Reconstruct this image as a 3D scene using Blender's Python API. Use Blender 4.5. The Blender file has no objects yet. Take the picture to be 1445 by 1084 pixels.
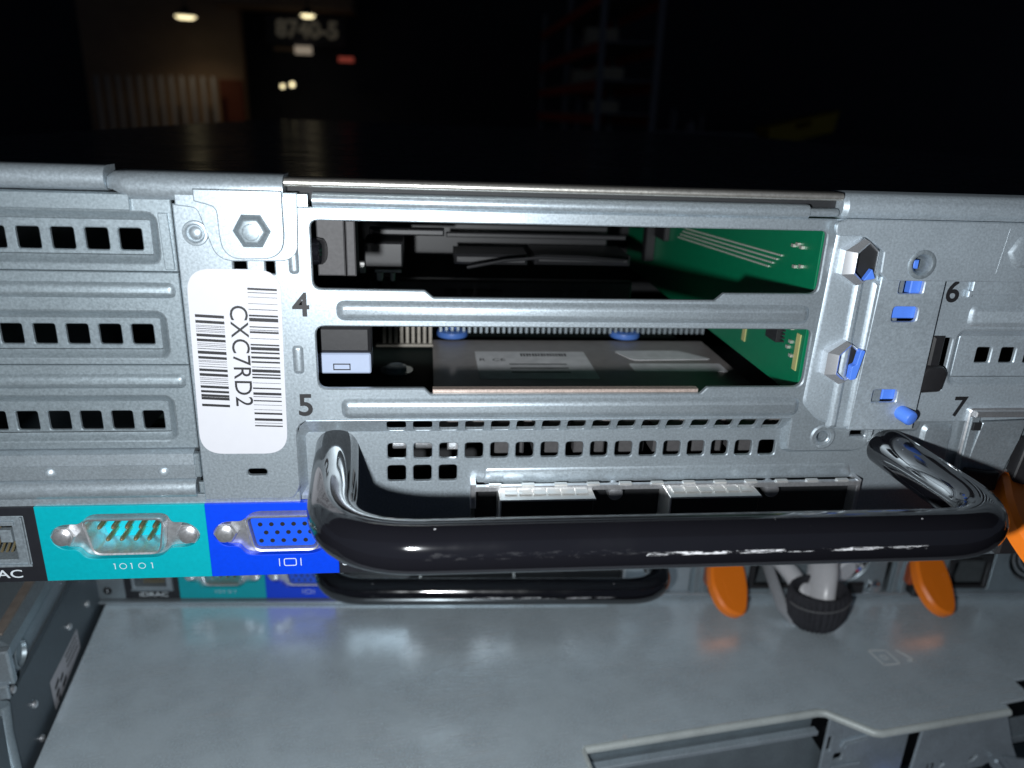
import bpy, bmesh, math, random
from mathutils import Vector, Matrix
from mathutils.geometry import tessellate_polygon

# ------------------------------------------------------------------ camera, world, lamp, exposure
random.seed(7)
sc = bpy.context.scene
COL = sc.collection
MM = 0.001
LIFT = 1000.0                       # top edge of the pulled-out server stands 1 m above the floor
sc.view_settings.view_transform = 'Standard'
sc.view_settings.look = 'None'
sc.view_settings.exposure = 0.0
sc.view_settings.gamma = 1.0

cam_d = bpy.data.cameras.new('camera')
cam = bpy.data.objects.new('camera', cam_d)
COL.objects.link(cam)
cr, cu, cf = Vector((.99410559, -.10249779, .03533102)), Vector((.00141498, .33812154, .94110139)), Vector((.10840699, .93550416, -.33627354))
M = Matrix((cr, cu, -cf)).transposed().to_4x4()
M.translation = Vector((1.9, -145.3, 13.7 + LIFT)) * MM
cam.matrix_world = M
cam_d.sensor_fit = 'HORIZONTAL'
cam_d.sensor_width = 36.0
cam_d.lens = 36.0 * 1071.6 / 1445.0
cam_d.clip_start = 0.005
cam_d.clip_end = 100.0
cam_d.dof.use_dof = True
cam_d.dof.focus_distance = 0.157
cam_d.dof.aperture_fstop = 18.0
sc.camera = cam

world = bpy.data.worlds.new('World')
sc.world = world
world.use_nodes = True
world.node_tree.nodes['Background'].inputs[0].default_value = (.5, .62, .9, 1)
world.node_tree.nodes['Background'].inputs[1].default_value = 0.042

fl = bpy.data.lights.new('phone_flash', 'POINT')
fl.energy = 1.7
fl.color = (.93, .97, 1.0)
fl.shadow_soft_size = 0.0028
flo = bpy.data.objects.new('phone_flash', fl)
COL.objects.link(flo)
flo.location = Vector((-18, -147, -3 + LIFT)) * MM
sc.cycles.max_bounces = 8
sc.cycles.use_denoising = True

# ------------------------------------------------------------------ materials
def nt(name):
    m = bpy.data.materials.new(name)
    m.use_nodes = True
    return m, m.node_tree, m.node_tree.nodes['Principled BSDF']

def N(t, kind, **kw):
    n = t.nodes.new(kind)
    for k, v in kw.items():
        if k in n.inputs: n.inputs[k].default_value = v
        else: setattr(n, k, v)
    return n

def ramp(t, src, p0, p1, c0=(0, 0, 0, 1), c1=(1, 1, 1, 1)):
    r = t.nodes.new('ShaderNodeValToRGB')
    r.color_ramp.elements[0].position = p0; r.color_ramp.elements[0].color = c0
    r.color_ramp.elements[1].position = p1; r.color_ramp.elements[1].color = c1
    t.links.new(src, r.inputs[0])
    return r.outputs[0]

def coords(t, scale=(1, 1, 1), rot=(0, 0, 0)):
    tc = t.nodes.new('ShaderNodeTexCoord'); mp = t.nodes.new('ShaderNodeMapping')
    mp.inputs['Scale'].default_value = scale; mp.inputs['Rotation'].default_value = rot
    t.links.new(tc.outputs['Object'], mp.inputs[0])
    return mp.outputs[0]

def noise(t, scale, detail=2.0, vec=None, rough=.5):
    n = N(t, 'ShaderNodeTexNoise', Scale=scale, Detail=detail, Roughness=rough)
    t.links.new(vec if vec is not None else coords(t), n.inputs['Vector'])
    return n.outputs[0]

def mixc(t, fac, a, b, mode='MIX'):
    n = t.nodes.new('ShaderNodeMix'); n.data_type = 'RGBA'; n.blend_type = mode
    for i, v in ((0, fac), (6, a), (7, b)):
        if hasattr(v, 'is_output'): t.links.new(v, n.inputs[i])
        else: n.inputs[i].default_value = v
    return n.outputs[2]

def math_(t, op, a, b=0.0, clamp=False):
    n = t.nodes.new('ShaderNodeMath'); n.operation = op; n.use_clamp = clamp
    for i, v in ((0, a), (1, b)):
        if hasattr(v, 'is_output'): t.links.new(v, n.inputs[i])
        else: n.inputs[i].default_value = v
    return n.outputs[0]

def bump(t, b, h, strength, dist=.0001):
    n = N(t, 'ShaderNodeBump', Strength=strength, Distance=dist)
    t.links.new(h, n.inputs['Height']); t.links.new(n.outputs[0], b.inputs['Normal'])

def g4(c, k=1.0): return (c[0] * k, c[1] * k, c[2] * k, 1)

def galv(name, base, rough, metal=.85, grain=.28, scale=1500., scratch=0.0, bumps=.12, blot=.18):
    m, t, b = nt(name)
    n1 = noise(t, scale, 3.0, rough=.7)
    n2 = noise(t, 90., 3.0)
    c = mixc(t, ramp(t, n1, .32, .68), g4(base, 1 - grain), g4(base, 1 + grain))
    c = mixc(t, ramp(t, n2, .35, .7), c, g4((1 - blot, 1 - blot, 1 - blot)), 'MULTIPLY')
    b.inputs['Metallic'].default_value = metal
    r = math_(t, 'ADD', math_(t, 'MULTIPLY', n1, .16), rough - .08)
    r = math_(t, 'ADD', r, math_(t, 'MULTIPLY', math_(t, 'SUBTRACT', n2, .5), .18))
    if scratch:
        s = noise(t, 60., 4.0, coords(t, (1, 22, 22), (0, 0, .35)), .6)
        s2 = noise(t, 22., 2.0)
        sf = math_(t, 'MULTIPLY', ramp(t, s, .58, .66), ramp(t, s2, .45, .6))
        s3 = noise(t, 75., 4.0, coords(t, (1, 26, 26), (0, 0, -.2)), .6)
        sf = math_(t, 'MAXIMUM', sf, math_(t, 'MULTIPLY', ramp(t, s3, .60, .68), ramp(t, s2, .35, .55)))
        spk = ramp(t, noise(t, 300., 1.0), .77, .81)
        sf = math_(t, 'MAXIMUM', sf, spk)
        c = mixc(t, math_(t, 'MULTIPLY', sf, scratch), c, (.75, .78, .8, 1))
        r = math_(t, 'ADD', r, math_(t, 'MULTIPLY', sf, .18))
    t.links.new(c, b.inputs['Base Color'])
    t.links.new(r, b.inputs['Roughness'])
    if bumps: bump(t, b, n1, bumps)
    return m

def plain(name, base, rough=.5, metal=0.0, grain=.1, scale=600., spec=.5, bumps=0.0, coat=0.0):
    m, t, b = nt(name)
    n1 = noise(t, scale, 3.0)
    t.links.new(mixc(t, n1, g4(base, 1 - grain), g4(base, 1 + grain)), b.inputs['Base Color'])
    b.inputs['Roughness'].default_value = rough
    b.inputs['Metallic'].default_value = metal
    b.inputs['Specular IOR Level'].default_value = spec
    b.inputs['Coat Weight'].default_value = coat
    if bumps: bump(t, b, n1, bumps)
    return m

def glow(name, col, strength):
    m, t, b = nt(name)
    b.inputs['Base Color'].default_value = g4(col)
    b.inputs['Emission Color'].default_value = g4(col)
    b.inputs['Emission Strength'].default_value = strength
    return m

MT = {}
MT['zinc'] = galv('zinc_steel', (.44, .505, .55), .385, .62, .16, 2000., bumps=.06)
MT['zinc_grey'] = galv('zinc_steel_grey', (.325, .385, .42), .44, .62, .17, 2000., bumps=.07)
MT['zinc_lit'] = galv('zinc_steel_lit', (.52, .60, .66), .44, .5, .16, 2000., bumps=.07)  # paler zinc copy; its colour makes up for flash falloff on right-hand plates
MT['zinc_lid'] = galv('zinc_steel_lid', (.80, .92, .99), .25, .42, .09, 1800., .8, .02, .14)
MT['zinc_dark'] = galv('zinc_steel_dark', (.36, .42, .46), .5, .6, .18)
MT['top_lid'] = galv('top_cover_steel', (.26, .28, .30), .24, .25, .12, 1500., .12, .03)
MT['chrome'] = plain('bright_steel', (.72, .73, .74), .16, 1.0, .06)
MT['shell'] = galv('nickel_shell', (.82, .83, .85), .34, .85, .10)
MT['lip'] = galv('bright_folded_lip', (.95, .92, .85), .34, .9, .1)
MT['catch'] = plain('bright_zinc_catch', (.85, .87, .90), .26, .8, .05)
MT['tin'] = plain('pale_plated_tin', (.80, .80, .78), .42, .7, .06)
MT['black'] = plain('black_plastic', (.018, .018, .02), .45, 0, .25, 1200., .5, .1)
MT['blackmatte'] = plain('black_matte_plastic', (.06, .058, .06), .6, 0, .3, 1400., .4, .25)
MT['void'] = plain('cavity_shade', (.012, .013, .015), .7, 0, .2)  # near-black colour standing in for the shade inside gaps and openings
MT['ink'] = plain('black_ink', (.012, .012, .014), .55, 0, .1)
MT['paper'] = plain('white_label_paper', (.54, .545, .58), .5, 0, .03, 500.)
MT['teal'] = plain('teal_print', (.0, .345, .40), .42, 0, .12, 1300., .4, .04)
MT['tealplug'] = plain('teal_plastic', (.0, .42, .52), .3, 0, .05)
MT['blue'] = plain('blue_print', (.0, .05, .68), .42, 0, .12, 1300., .4, .04)
MT['blueplug'] = plain('blue_plastic_block', (.01, .09, .72), .4, 0, .1)
MT['latchblue'] = plain('blue_latch_plastic', (.10, .26, .92), .4, 0, .05)
MT['stripblack'] = plain('black_print', (.014, .015, .019), .45, 0, .2)
MT['print'] = plain('pale_print', (.62, .68, .72), .5, 0, .05)
MT['gold'] = plain('gold_pin', (.62, .52, .30), .3, .9, .1)
MT['orange'] = plain('orange_plastic', (1.0, .23, .012), .38, 0, .04, 900.)
MT['orange2'] = plain('orange_plastic_dull', (.72, .11, .004), .45, 0, .06, 900.)
MT['pcb'] = plain('green_circuit_board', (.0, .17, .075), .4, 0, .12, 500.)
MT['mainboard'] = plain('dark_circuit_board', (.012, .02, .018), .75, 0, .3, 600., .15)
MT['silk'] = plain('white_silk_print', (.65, .7, .62), .5, 0, .2)
MT['solder'] = plain('solder', (.62, .62, .56), .35, .6, .1)
MT['greycover'] = plain('grey_cover_plate', (.34, .31, .30), .42, .2, .2, 300.)
MT['dullsticker'] = plain('grey_sticker', (.8, .8, .82), .5, 0, .25, 300.)
MT['pinkedge'] = galv('copper_tinted_edge', (.62, .50, .44), .45, .6, .2)
MT['cable'] = plain('grey_cable_sheath', (.6, .6, .62), .3, 0, .08)
MT['velcro'] = plain('black_hook_and_loop', (.04, .04, .046), .95, 0, .7, 2500., .1, .9)
MT['rail'] = plain('dark_painted_rail', (.09, .115, .135), .45, .2, .15)
MT['white'] = plain('white_plastic', (.75, .76, .8), .4, 0, .04)

def handle_mat():
    m, t, b = nt('black_enamel_handle')
    tc = t.nodes.new('ShaderNodeTexCoord'); sep = t.nodes.new('ShaderNodeSeparateXYZ')
    t.links.new(tc.outputs['Object'], sep.inputs[0])
    x, y, z = sep.outputs
    def band(v, lo, hi, soft):
        return math_(t, 'MULTIPLY', math_(t, 'DIVIDE', math_(t, 'SUBTRACT', v, lo), soft, True), math_(t, 'DIVIDE', math_(t, 'SUBTRACT', hi, v), soft, True))
    # long scuff worn along the lower front of the bar
    zb = 82.3
    scuff = noise(t, 170., 7.0, coords(t, (1, 3, 8)), .74)
    reg = math_(t, 'MULTIPLY', band(x, 34 * MM, 88 * MM, 3 * MM), band(z, (zb - 53.1) * MM, (zb - 51.8) * MM, .4 * MM))
    a0 = math_(t, 'ADD', scuff, math_(t, 'MULTIPLY', math_(t, 'SUBTRACT', reg, 1), .8))
    a = math_(t, 'MULTIPLY', ramp(t, a0, .478, .515), math_(t, 'SUBTRACT', 1.0, math_(t, 'MULTIPLY', ramp(t, a0, .53, .55), math_(t, 'LESS_THAN', noise(t, 260., 2.0), .53))))
    # fine hairlines and chips near the flash highlight
    fine = noise(t, 420., 5.0, coords(t, (1, 2, 4), (0, .5, .2)), .7)
    reg2 = math_(t, 'MULTIPLY', band(x, -14 * MM, 50 * MM, 16 * MM), band(z, (zb - 53.6) * MM, (zb - 50.6) * MM, 1.0 * MM))
    a2 = ramp(t, math_(t, 'ADD', fine, math_(t, 'MULTIPLY', math_(t, 'SUBTRACT', reg2, 1), .5)), .54, .66)
    chips = ramp(t, noise(t, 900., 1.5), .79, .81)
    wear = math_(t, 'MAXIMUM', a, math_(t, 'MAXIMUM', math_(t, 'MULTIPLY', a2, .035), math_(t, 'MULTIPLY', chips, .8)))
    t.links.new(mixc(t, wear, (.006, .006, .008, 1), (.62, .62, .64, 1)), b.inputs['Base Color'])
    r = math_(t, 'ADD', math_(t, 'MULTIPLY', wear, .35), math_(t, 'ADD', .05, math_(t, 'MULTIPLY', ramp(t, noise(t, 70., 4.0), .42, .7), .12)))
    t.links.new(r, b.inputs['Roughness'])
    b.inputs['IOR'].default_value = 2.0
    return m
MT['handle'] = handle_mat()

# ------------------------------------------------------------------ outline helpers (u right, v up, millimetres)
def ccw(p):
    a = sum(p[i][0] * p[(i + 1) % len(p)][1] - p[(i + 1) % len(p)][0] * p[i][1] for i in range(len(p)))
    return list(p) if a > 0 else list(reversed(p))

def offs(p, d):                      # counter-clockwise loop moved inward by d
    n = len(p); out = []
    for i in range(n):
        a, b, c = p[i - 1], p[i], p[(i + 1) % n]
        e1 = (b[0] - a[0], b[1] - a[1]); e2 = (c[0] - b[0], c[1] - b[1])
        l1 = math.hypot(*e1) or 1e-9; l2 = math.hypot(*e2) or 1e-9
        n1 = (-e1[1] / l1, e1[0] / l1); n2 = (-e2[1] / l2, e2[0] / l2)
        k = 1 + n1[0] * n2[0] + n1[1] * n2[1]
        k = max(k, .35)
        out.append((b[0] + d * (n1[0] + n2[0]) / k, b[1] + d * (n1[1] + n2[1]) / k))
    return out

def rpoly(pts, r, n=4):              # polygon with rounded corners
    out = []; m = len(pts)
    for i in range(m):
        rr = r[i] if isinstance(r, (list, tuple)) else r
        a, b, c = Vector(pts[i - 1]), Vector(pts[i]), Vector(pts[(i + 1) % m])
        if rr <= 0: out.append(tuple(b)); continue
        d1 = (a - b); d2 = (c - b)
        k1 = min(rr, d1.length * .49); k2 = min(rr, d2.length * .49)
        p, q = b + d1.normalized() * k1, b + d2.normalized() * k2
        for j in range(n + 1):
            s = j / n
            out.append(tuple(p * (1 - s) ** 2 + b * 2 * s * (1 - s) + q * s * s))
    return ccw(out)

def rrect(x0, x1, z0, z1, r=.5, n=4): return rpoly([(x0, z0), (x1, z0), (x1, z1), (x0, z1)], r, n)
def circ(x, z, r, n=24, a0=0): return [(x + r * math.cos(a0 + 2 * math.pi * i / n), z + r * math.sin(a0 + 2 * math.pi * i / n)) for i in range(n)]

BASE = {}
NOCOPY = set()
class MB:
    def __init__(s): s.v = []; s.f = []
    def add(s, vs, fs):
        o = len(s.v); s.v += [tuple(v) for v in vs]; s.f += [tuple(i + o for i in f) for f in fs]
        return s
    def loft(s, rings, c0=False, c1=False, closed=True):
        n = len(rings[0]); vs = [p for r in rings for p in r]; fs = []
        for k in range(len(rings) - 1):
            for i in range(n if closed else n - 1):
                j = (i + 1) % n
                fs.append((k * n + i, k * n + j, (k + 1) * n + j, (k + 1) * n + i))
        if c0: fs.append(tuple(reversed(range(n))))
        if c1: fs.append(tuple((len(rings) - 1) * n + i for i in range(n)))
        return s.add(vs, fs)
    def plate(s, outer, holes=(), y=0., th=1., bev=.2, F=None):
        F = F or (lambda u, v, w: (u, y + w, v))
        outer = ccw(outer); holes = [ccw(h) for h in holes]
        fr = [offs(outer, bev)] + [offs(h, -bev) for h in holes]
        sd = [outer] + holes
        tris = tessellate_polygon([[Vector((a, b, 0)) for a, b in l] for l in fr])
        flat = [p for l in fr for p in l]; flat2 = [p for l in sd for p in l]
        s.add([F(a, b, 0) for a, b in flat], tris)
        s.add([F(a, b, th) for a, b in flat2], [tuple(reversed(t)) for t in tris])
        for a, b in zip(fr, sd):
            s.loft([[F(*p, 0) for p in a], [F(*p, min(bev, th * .5)) for p in b], [F(*p, th) for p in b]])
        return s
    def emboss(s, loop, steps, y=0., cap=True, F=None):   # steps: (inset, height towards the viewer)
        F = F or (lambda u, v, w: (u, y - w, v))
        loop = ccw(loop)
        rings = [[F(a, b, h) for a, b in offs(loop, i)] for i, h in steps]
        s.loft(rings)
        if cap:
            last = [(a, b) for a, b in offs(loop, steps[-1][0])]
            tris = tessellate_polygon([[Vector((a, b, 0)) for a, b in last]])
            s.add(rings[-1], tris)
        return s
    def box(s, x0, x1, y0, y1, z0, z1, b=.15):
        lp = [(x0, z0), (x1, z0), (x1, z1), (x0, z1)]
        b = min(b, (x1 - x0) * .4, (y1 - y0) * .4, (z1 - z0) * .4)
        i = offs(lp, b)
        R = lambda l, y: [(a, y, c) for a, c in l]
        return s.loft([R(i, y0), R(lp, y0 + b), R(lp, y1 - b), R(i, y1)], True, True)
    def lathe(s, o, ax, prof, n=20, caps=True):                       # prof: (radius, distance along axis)
        ax = Vector(ax).normalized(); u = ax.orthogonal().normalized(); w = ax.cross(u)
        o = Vector(o)
        rings = [[o + ax * d + (u * math.cos(2 * math.pi * i / n) + w * math.sin(2 * math.pi * i / n)) * max(r, 1e-3) for i in range(n)] for r, d in prof]
        return s.loft(rings, caps, caps)
    def tube(s, path, r, n=16, cap=True, flat=1.0):
        P = [Vector(p) for p in path]; rings = []
        T = [(P[min(i + 1, len(P) - 1)] - P[max(i - 1, 0)]).normalized() for i in range(len(P))]
        u = T[0].orthogonal().normalized()
        for i, p in enumerate(P):
            u = (u - T[i] * u.dot(T[i])).normalized(); w = T[i].cross(u)
            rr = r[i] if isinstance(r, (list, tuple)) else r
            rings.append([p + (u * math.cos(2 * math.pi * k / n) + w * math.sin(2 * math.pi * k / n) * flat) * rr for k in range(n)])
        return s.loft(rings, cap, cap)
    def text(s, txt, size, at, F=None, y=0., bold=0., th=.05, align='CENTER', rot=0., sx=1.0):
        cu = bpy.data.curves.new('t', 'FONT'); cu.body = txt; cu.size = size; cu.align_x = align; cu.align_y = 'CENTER'
        cu.offset = bold; cu.resolution_u = 4
        o = bpy.data.objects.new('t', cu)
        me = bpy.data.meshes.new_from_object(o)
        F = F or (lambda u, v, w: (u, y - w, v))
        c, q = math.cos(rot), math.sin(rot)
        s.add([F(at[0] + (p.co.x * sx * c - p.co.y * q), at[1] + (p.co.x * sx * q + p.co.y * c), th) for p in me.vertices], [tuple(p.vertices) for p in me.polygons])
        bpy.data.objects.remove(o); bpy.data.meshes.remove(me); bpy.data.curves.remove(cu)
        return s
    def build(s, name, mat, parent=None, nocopy=False, angle=35, scale=MM, label=None, root=None):
        me = bpy.data.meshes.new(name)
        b = BASE.get((root or parent).name, (0, 0, 0)) if (root or parent) else (0, 0, 0)
        me.from_pydata([((x - b[0]) * scale, (y - b[1]) * scale, (z - b[2]) * scale) for x, y, z in s.v], [], s.f)
        bm = bmesh.new(); bm.from_mesh(me)
        bmesh.ops.remove_doubles(bm, verts=bm.verts, dist=1e-6 if scale < .1 else 1e-5)
        bmesh.ops.recalc_face_normals(bm, faces=bm.faces)
        bm.to_mesh(me); bm.free()
        me.polygons.foreach_set('use_smooth', [True] * len(me.polygons))
        me.set_sharp_from_angle(angle=math.radians(angle))
        me.materials.append(MT[mat] if isinstance(mat, str) else mat)
        o = bpy.data.objects.new(name, me)
        COL.objects.link(o)
        if parent: o.parent = parent
        if parent: BASE[o.name] = b
        if label: o['label'] = label
        if nocopy: NOCOPY.add(o.name)
        return o

def tag(o, label, cat, group=None, kind=None):
    o['label'] = label; o['category'] = cat
    if group: o['group'] = group
    if kind: o['kind'] = kind
    return o

def thing(name, loc, label, cat, group=None, rz=0., base=(0, 0, 0)):
    o = bpy.data.objects.new(name, None); COL.objects.link(o)
    o.location = Vector(loc) * MM; o.rotation_euler = (0, 0, rz); o.empty_display_size = .02
    BASE[o.name] = base
    return tag(o, label, cat, group)

def copy_tree(o, parent=None):
    kids = [k for k in o.children if k.name not in NOCOPY]
    c = o.copy(); COL.objects.link(c)
    if parent: c.parent = parent
    for k in kids: copy_tree(k, c)
    return c

# ------------------------------------------------------------------ the pulled-out server (local frame: x right, y into the server, z from its top edge)
A = thing('rack_server', (0, 0, LIFT - 82.3), 'topmost rack server, pulled out furthest, with a white barcode sticker and two open card slots', 'server', 'stacked rack servers', 0, (0, 0, -82.3))

# --- top cover and body
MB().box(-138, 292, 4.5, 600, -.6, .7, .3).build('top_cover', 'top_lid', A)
b = MB()
b.box(-124, 292, 2.5, 600, -82.3, -81.3, .1)
b.box(-124, -123, 2.5, 600, -81.2, -.8, .1); b.box(291, 292, 2.5, 600, -81.2, -.8, .1)
b.box(-122.8, 290.8, 599, 600, -81.2, -.8, .1)
b.build('chassis', 'zinc_dark', A)
MB().box(-122.5, 290.5, 170, 172, -81, -1, .1).build('shade_backing', 'void', A)  # added near-black sheet that keeps the interior dark behind the openings

def arc(y0, z0, r, a0, a1, n=8):     # profile points in the y-z plane, angles from the viewer (0) upward (90)
    return [(y0 - r * math.cos(math.radians(a0 + (a1 - a0) * i / n)), z0 + r * math.sin(math.radians(a0 + (a1 - a0) * i / n))) for i in range(n + 1)]

def sweep_x(mb, prof, x0, x1, taper=0.0):
    ring = lambda x: [(x, y, z) for y, z in prof]
    return mb.loft([ring(x0), ring(x1)], True, True)

# rolled top edges: left, centre-left, centre, right
p = arc(1.2, .2, 2.2, -75, 90) + [(5, 2.4), (5, -1.9)]
sweep_x(MB(), p, -138, -55.0).build('rolled_edge', 'zinc', A)
p = arc(1.6, -.9, 2.6, -30, 90) + [(6, 1.7), (6, -2.2)]
b = MB()
prof0 = arc(1.6, -.7, 1.5, -30, 90) + [(6, .8), (6, -1.45)]
prof1 = arc(1.6, -1.0, 2.6, -62, 90) + [(6, 1.6), (6, -3.3)]
R = lambda x, q: [(x, y, z) for y, z in q]
b.loft([R(-54.9, prof0), R(-53.8, arc(1.6, -.6, 2.1, -30, 90) + [(6, 1.5), (6, -1.65)]), R(-51.4, prof1), R(-24.4, prof1)], True, True)
b.build('rolled_edge', 'zinc', A)
b = MB()
sweep_x(b, arc(.3, .35, .75, -90, 90, 8) + [(6, 1.1), (6, -.4)], -24.2, 82.8)
b.build('cover_lip', 'lip', A)
b = MB(); b.box(-24.2, 83, 2.6, 3.4, -3, -.3, .1); b.build('edge_gap', 'void', A)
b = MB()
p = arc(.9, -2.7, 1.35, -88, 90) + [(2.4, -1.35), (2.4, -4.05)]
sweep_x(b, p, -19.4, 76.4)
q = arc(.6, -2.8, .8, -88, 90) + [(2.4, -2.0), (2.4, -3.6)]
sweep_x(b, q, 76.6, 82.4)
sweep_x(b, [(-.3, -1.7), (2.4, -1.7), (2.4, -3.8), (-.3, -3.8)], -24.0, -20.2)
b.build('top_flange', 'zinc', A)
b = MB()
p = arc(1.7, -1.6, 2.7, -70, 90) + [(7, 1.1), (7, -4.1)]
pa = arc(1.9, -1.6, 2.2, -70, 90) + [(7, .6), (7, -3.7)]
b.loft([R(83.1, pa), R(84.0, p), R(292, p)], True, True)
b.build('rolled_edge', 'zinc_lit', A)

# --- main slot plate
slot4 = rpoly([(-20, -19.2), (1.1, -19.3), (2.8, -20.7), (59.6, -20.7), (61.2, -19.2), (81, -19.1), (81, -6.3), (-20, -6.3)], [1.6, .3, .3, .3, .3, 1.8, 1.3, 1.5])
slot5 = rpoly([(-20, -39.5), (1.0, -39.5), (2.2, -40.8), (59.0, -40.8), (60.3, -39.4), (81.2, -39.4), (81.2, -26.6), (-20, -26.6)], [1.8, .3, .3, .3, .3, 2.2, 1.4, 1.8])
out = rpoly([(-44.2, -64.0), (-26.3, -64.0), (-24.8, -61.4), (-24.8, -46.4), (80.1, -46.4), (80.1, -54.4), (98.3, -54.4), (99.6, -50.5), (99.6, -3.9), (-44.2, -3.9)],
            [0, 1, 1, 3.2, 1.0, 1.8, 3, 1, 0, 0])
hl = [slot4, slot5, rpoly([(-35.2, -58.6), (-31.3, -58.6), (-31.3, -57.0), (-35.2, -57.0)], .8),
      rrect(-34.4, -32.0, -16.5, -14.0, .2), rrect(-28.6, -26.9, -16.5, -14.0, .2), circ(87.9, -51.0, 1.3), rrect(94.2, 97.6, -50.9, -49.6, .3)]
b = MB(); b.plate(out, hl, 0, 1.1, .25)
# raised stiffening beads
for x0, x1, z0, z1 in ((-15.8, 79.8, -25.3, -21.5), (-15.6, 81.0, -45.8, -41.6)):
    lp = rrect(x0, x1, z0, z1, 1.7, 6)
    b.emboss(lp, [(-.3, -.1), (0, .05), (.35, .45), (.8, .8), (1.35, 1.0)])
for x0, x1, z0, z1 in ((-24.6, -22.6, -36.3, -30.5), (-24.3, -22.4, -16.4, -9.5)):
    b.emboss(rrect(x0, x1, z0, z1, .9, 5), [(-.2, -.1), (0, .03), (.25, .3), (.6, .5)])
# dished ring round the hidden hole and the low screw hole
b.lathe((-40.6, .2, -9.1), (0, -1, 0), [(2.4, .1), (2.2, .5), (1.8, .55), (1.5, .3), (1.4, .12), (1.1, .4), (.5, .6)], 28)
# sloping wall down to the recessed field (left, lower right and screw pad)
pathL = [(-26.3, -64.0), (-24.8, -61.4)] + [(-24.8, z) for z in (-56, -52, -49.6)] + [(-24.2, -47.6), (-22.9, -46.5)]
inn = [(-25.2, -64.6), (-23.4, -61.6)] + [(-23.4, z) for z in (-56, -52, -50.6)] + [(-22.9, -49.8), (-21.9, -49.6)]
b.loft([[(x, .2, z) for x, z in pathL], [(x, 2.05, z) for x, z in inn]], closed=False)
pr = [(80.1, -46.4), (80.1, -52.4), (80.5, -53.8), (81.9, -54.4), (95.3, -54.4), (97.4, -54.0), (98.6, -52.8), (99.6, -50.5)]
pi = [(79.2, -47.4), (79.2, -53.0), (79.8, -54.8), (81.6, -55.5), (95.6, -55.5), (98.0, -55.1), (99.6, -53.3), (100.6, -50.6)]
b.loft([[(x, .2, z) for x, z in pr], [(x, 2.05, z) for x, z in pi]], closed=False)
b.build('slot_plate', 'zinc', A)
b = MB(); b.lathe((87.9, .3, -51.0), (0, -1, 0), [(2.9, 0), (2.9, .35), (2.5, .55), (1.9, .45), (1.35, -.2), (1.2, -1.2), (1.1, -7.0)], 30, False)
b.build('screw_boss', 'zinc', A)
# perforated slope
b = MB()
SD = 3.3
L = math.hypot(2.0, SD)
Fs = lambda u, v, w: (u, v / L * 2.0 + w * SD / L, -46.4 - v / L * SD + w * 2.0 / L)
hs = [rrect(-4.85 + 5.4 * i - 2.0, -4.85 + 5.4 * i + 2.0, i * 0 + .4, L - .3, .7) for i in range(16)]
b.plate([(-22.9, 0), (80.1, 0), (79.2, L), (-22.3, L)], hs, 0, .8, .05, Fs)
b.build('perforated_slope', 'zinc', A)
# recessed field with vent holes
hs = [rrect(-4.88 + 5.424 * i - 1.95, -4.88 + 5.424 * i + 1.95, -56.15, -52.5, .8) for i in range(16)]
hs += [rrect(-4.98 + 5.42 * i - 1.95, -4.98 + 5.42 * i + 1.95, -61.4, -57.6, .8) for i in range(3)]
hs += [rrect(10.9, 98.6, -80.5, -62.0, .6), circ(88.2, -51.6, 1.7), rrect(94.0, 98.5, -52.4, -50.0, .3), circ(-17.6, -54.0, 3.6), circ(104.5, -54.6, 3.6)]
b = MB(); b.plate(rpoly([(-27.5, -81.4), (126.3, -81.4), (126.3, -45.3), (100.2, -45.3), (100.2, -49.6), (-27.5, -49.6)], [0, 0, 0, 0, 0, 1]), hs, 2.0, 1.0, .2)
b.emboss(rpoly([(13.5, -62.0), (97.5, -61.6), (96.5, -58.5), (14, -58.7)], .8), [(-.2, -.05), (.15, .12), (.5, .2)], 2.0)
# stamped relief round the right handle foot and above the lower slot
b.emboss(rrect(101.2, 111.5, -50.6, -45.6, 1.6), [(-.2, -.05), (0, .05), (.6, .7), (1.1, .8)], 2.0)
b.emboss(rrect(112.2, 119.6, -62, -48.8, 1.8), [(-.2, -.05), (0, .05), (.7, .8), (1.2, .9)], 2.0)
b.build('recessed_plate', 'zinc', A)
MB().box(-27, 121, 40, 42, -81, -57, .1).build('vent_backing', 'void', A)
# faintly lit innards just behind the vent holes
b = MB()
for k in range(7): b.box(16 + k * 9.2, 23 + k * 9.2, 9, 24, -58.5, -52.3, .4)
b.build('heat_sink', 'blackmatte', A, nocopy=True)
b = MB(); b.lathe((-2, 7, -54.3), (1, 0, 0), [(1.3, -4), (1.5, -3.8), (1.5, 4.5), (1.2, 5)], 14); b.box(5.8, 10.0, 6, 9, -56, -52.6, .3)
b.build('capacitor', 'shell', A, nocopy=True)

# --- card bay: riser board, holder, clips, mainboard seen through the slots
rb = MB().box(84, 85.6, 7.5, 165, -44.5, -4.2, .1).build('riser_board', 'pcb', A, nocopy=True)
b = MB()
for k in range(4):
    for i in range(64):
        y = 94 - i * 1.1 + k * 2; z = -19.3 - k * 1.12 + (94 - y) * .055
        if y > 12: b.box(83.6, 84.05, y - .34, y + .34, z - .2, z + .2, .02)
o = b.build('solder_points', 'solder', rb, nocopy=True, root=A); o['kind'] = 'stuff'
b = MB()
for y, z in ((15, -12.0), (17, -11.6), (19, -12.2), (14, -16), (17, -16.6), (13, -33), (14, -34.5), (12, -36), (30, -31), (32, -32), (45, -34), (13.6, -30), (24, -30)):
    b.box(83.3, 84.1, y - .6, y + .6, z - .35, z + .35, .05)
b.build('chip_resistors', 'solder', rb, nocopy=True, root=A)
b = MB().box(82.6, 84.1, 18.2, 24.2, -34.8, -31.6, .1)
for i in range(4): b.box(83.5, 84.05, 16.8, 18.3, -34.4 + i * .85, -34.0 + i * .85, .02)
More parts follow.
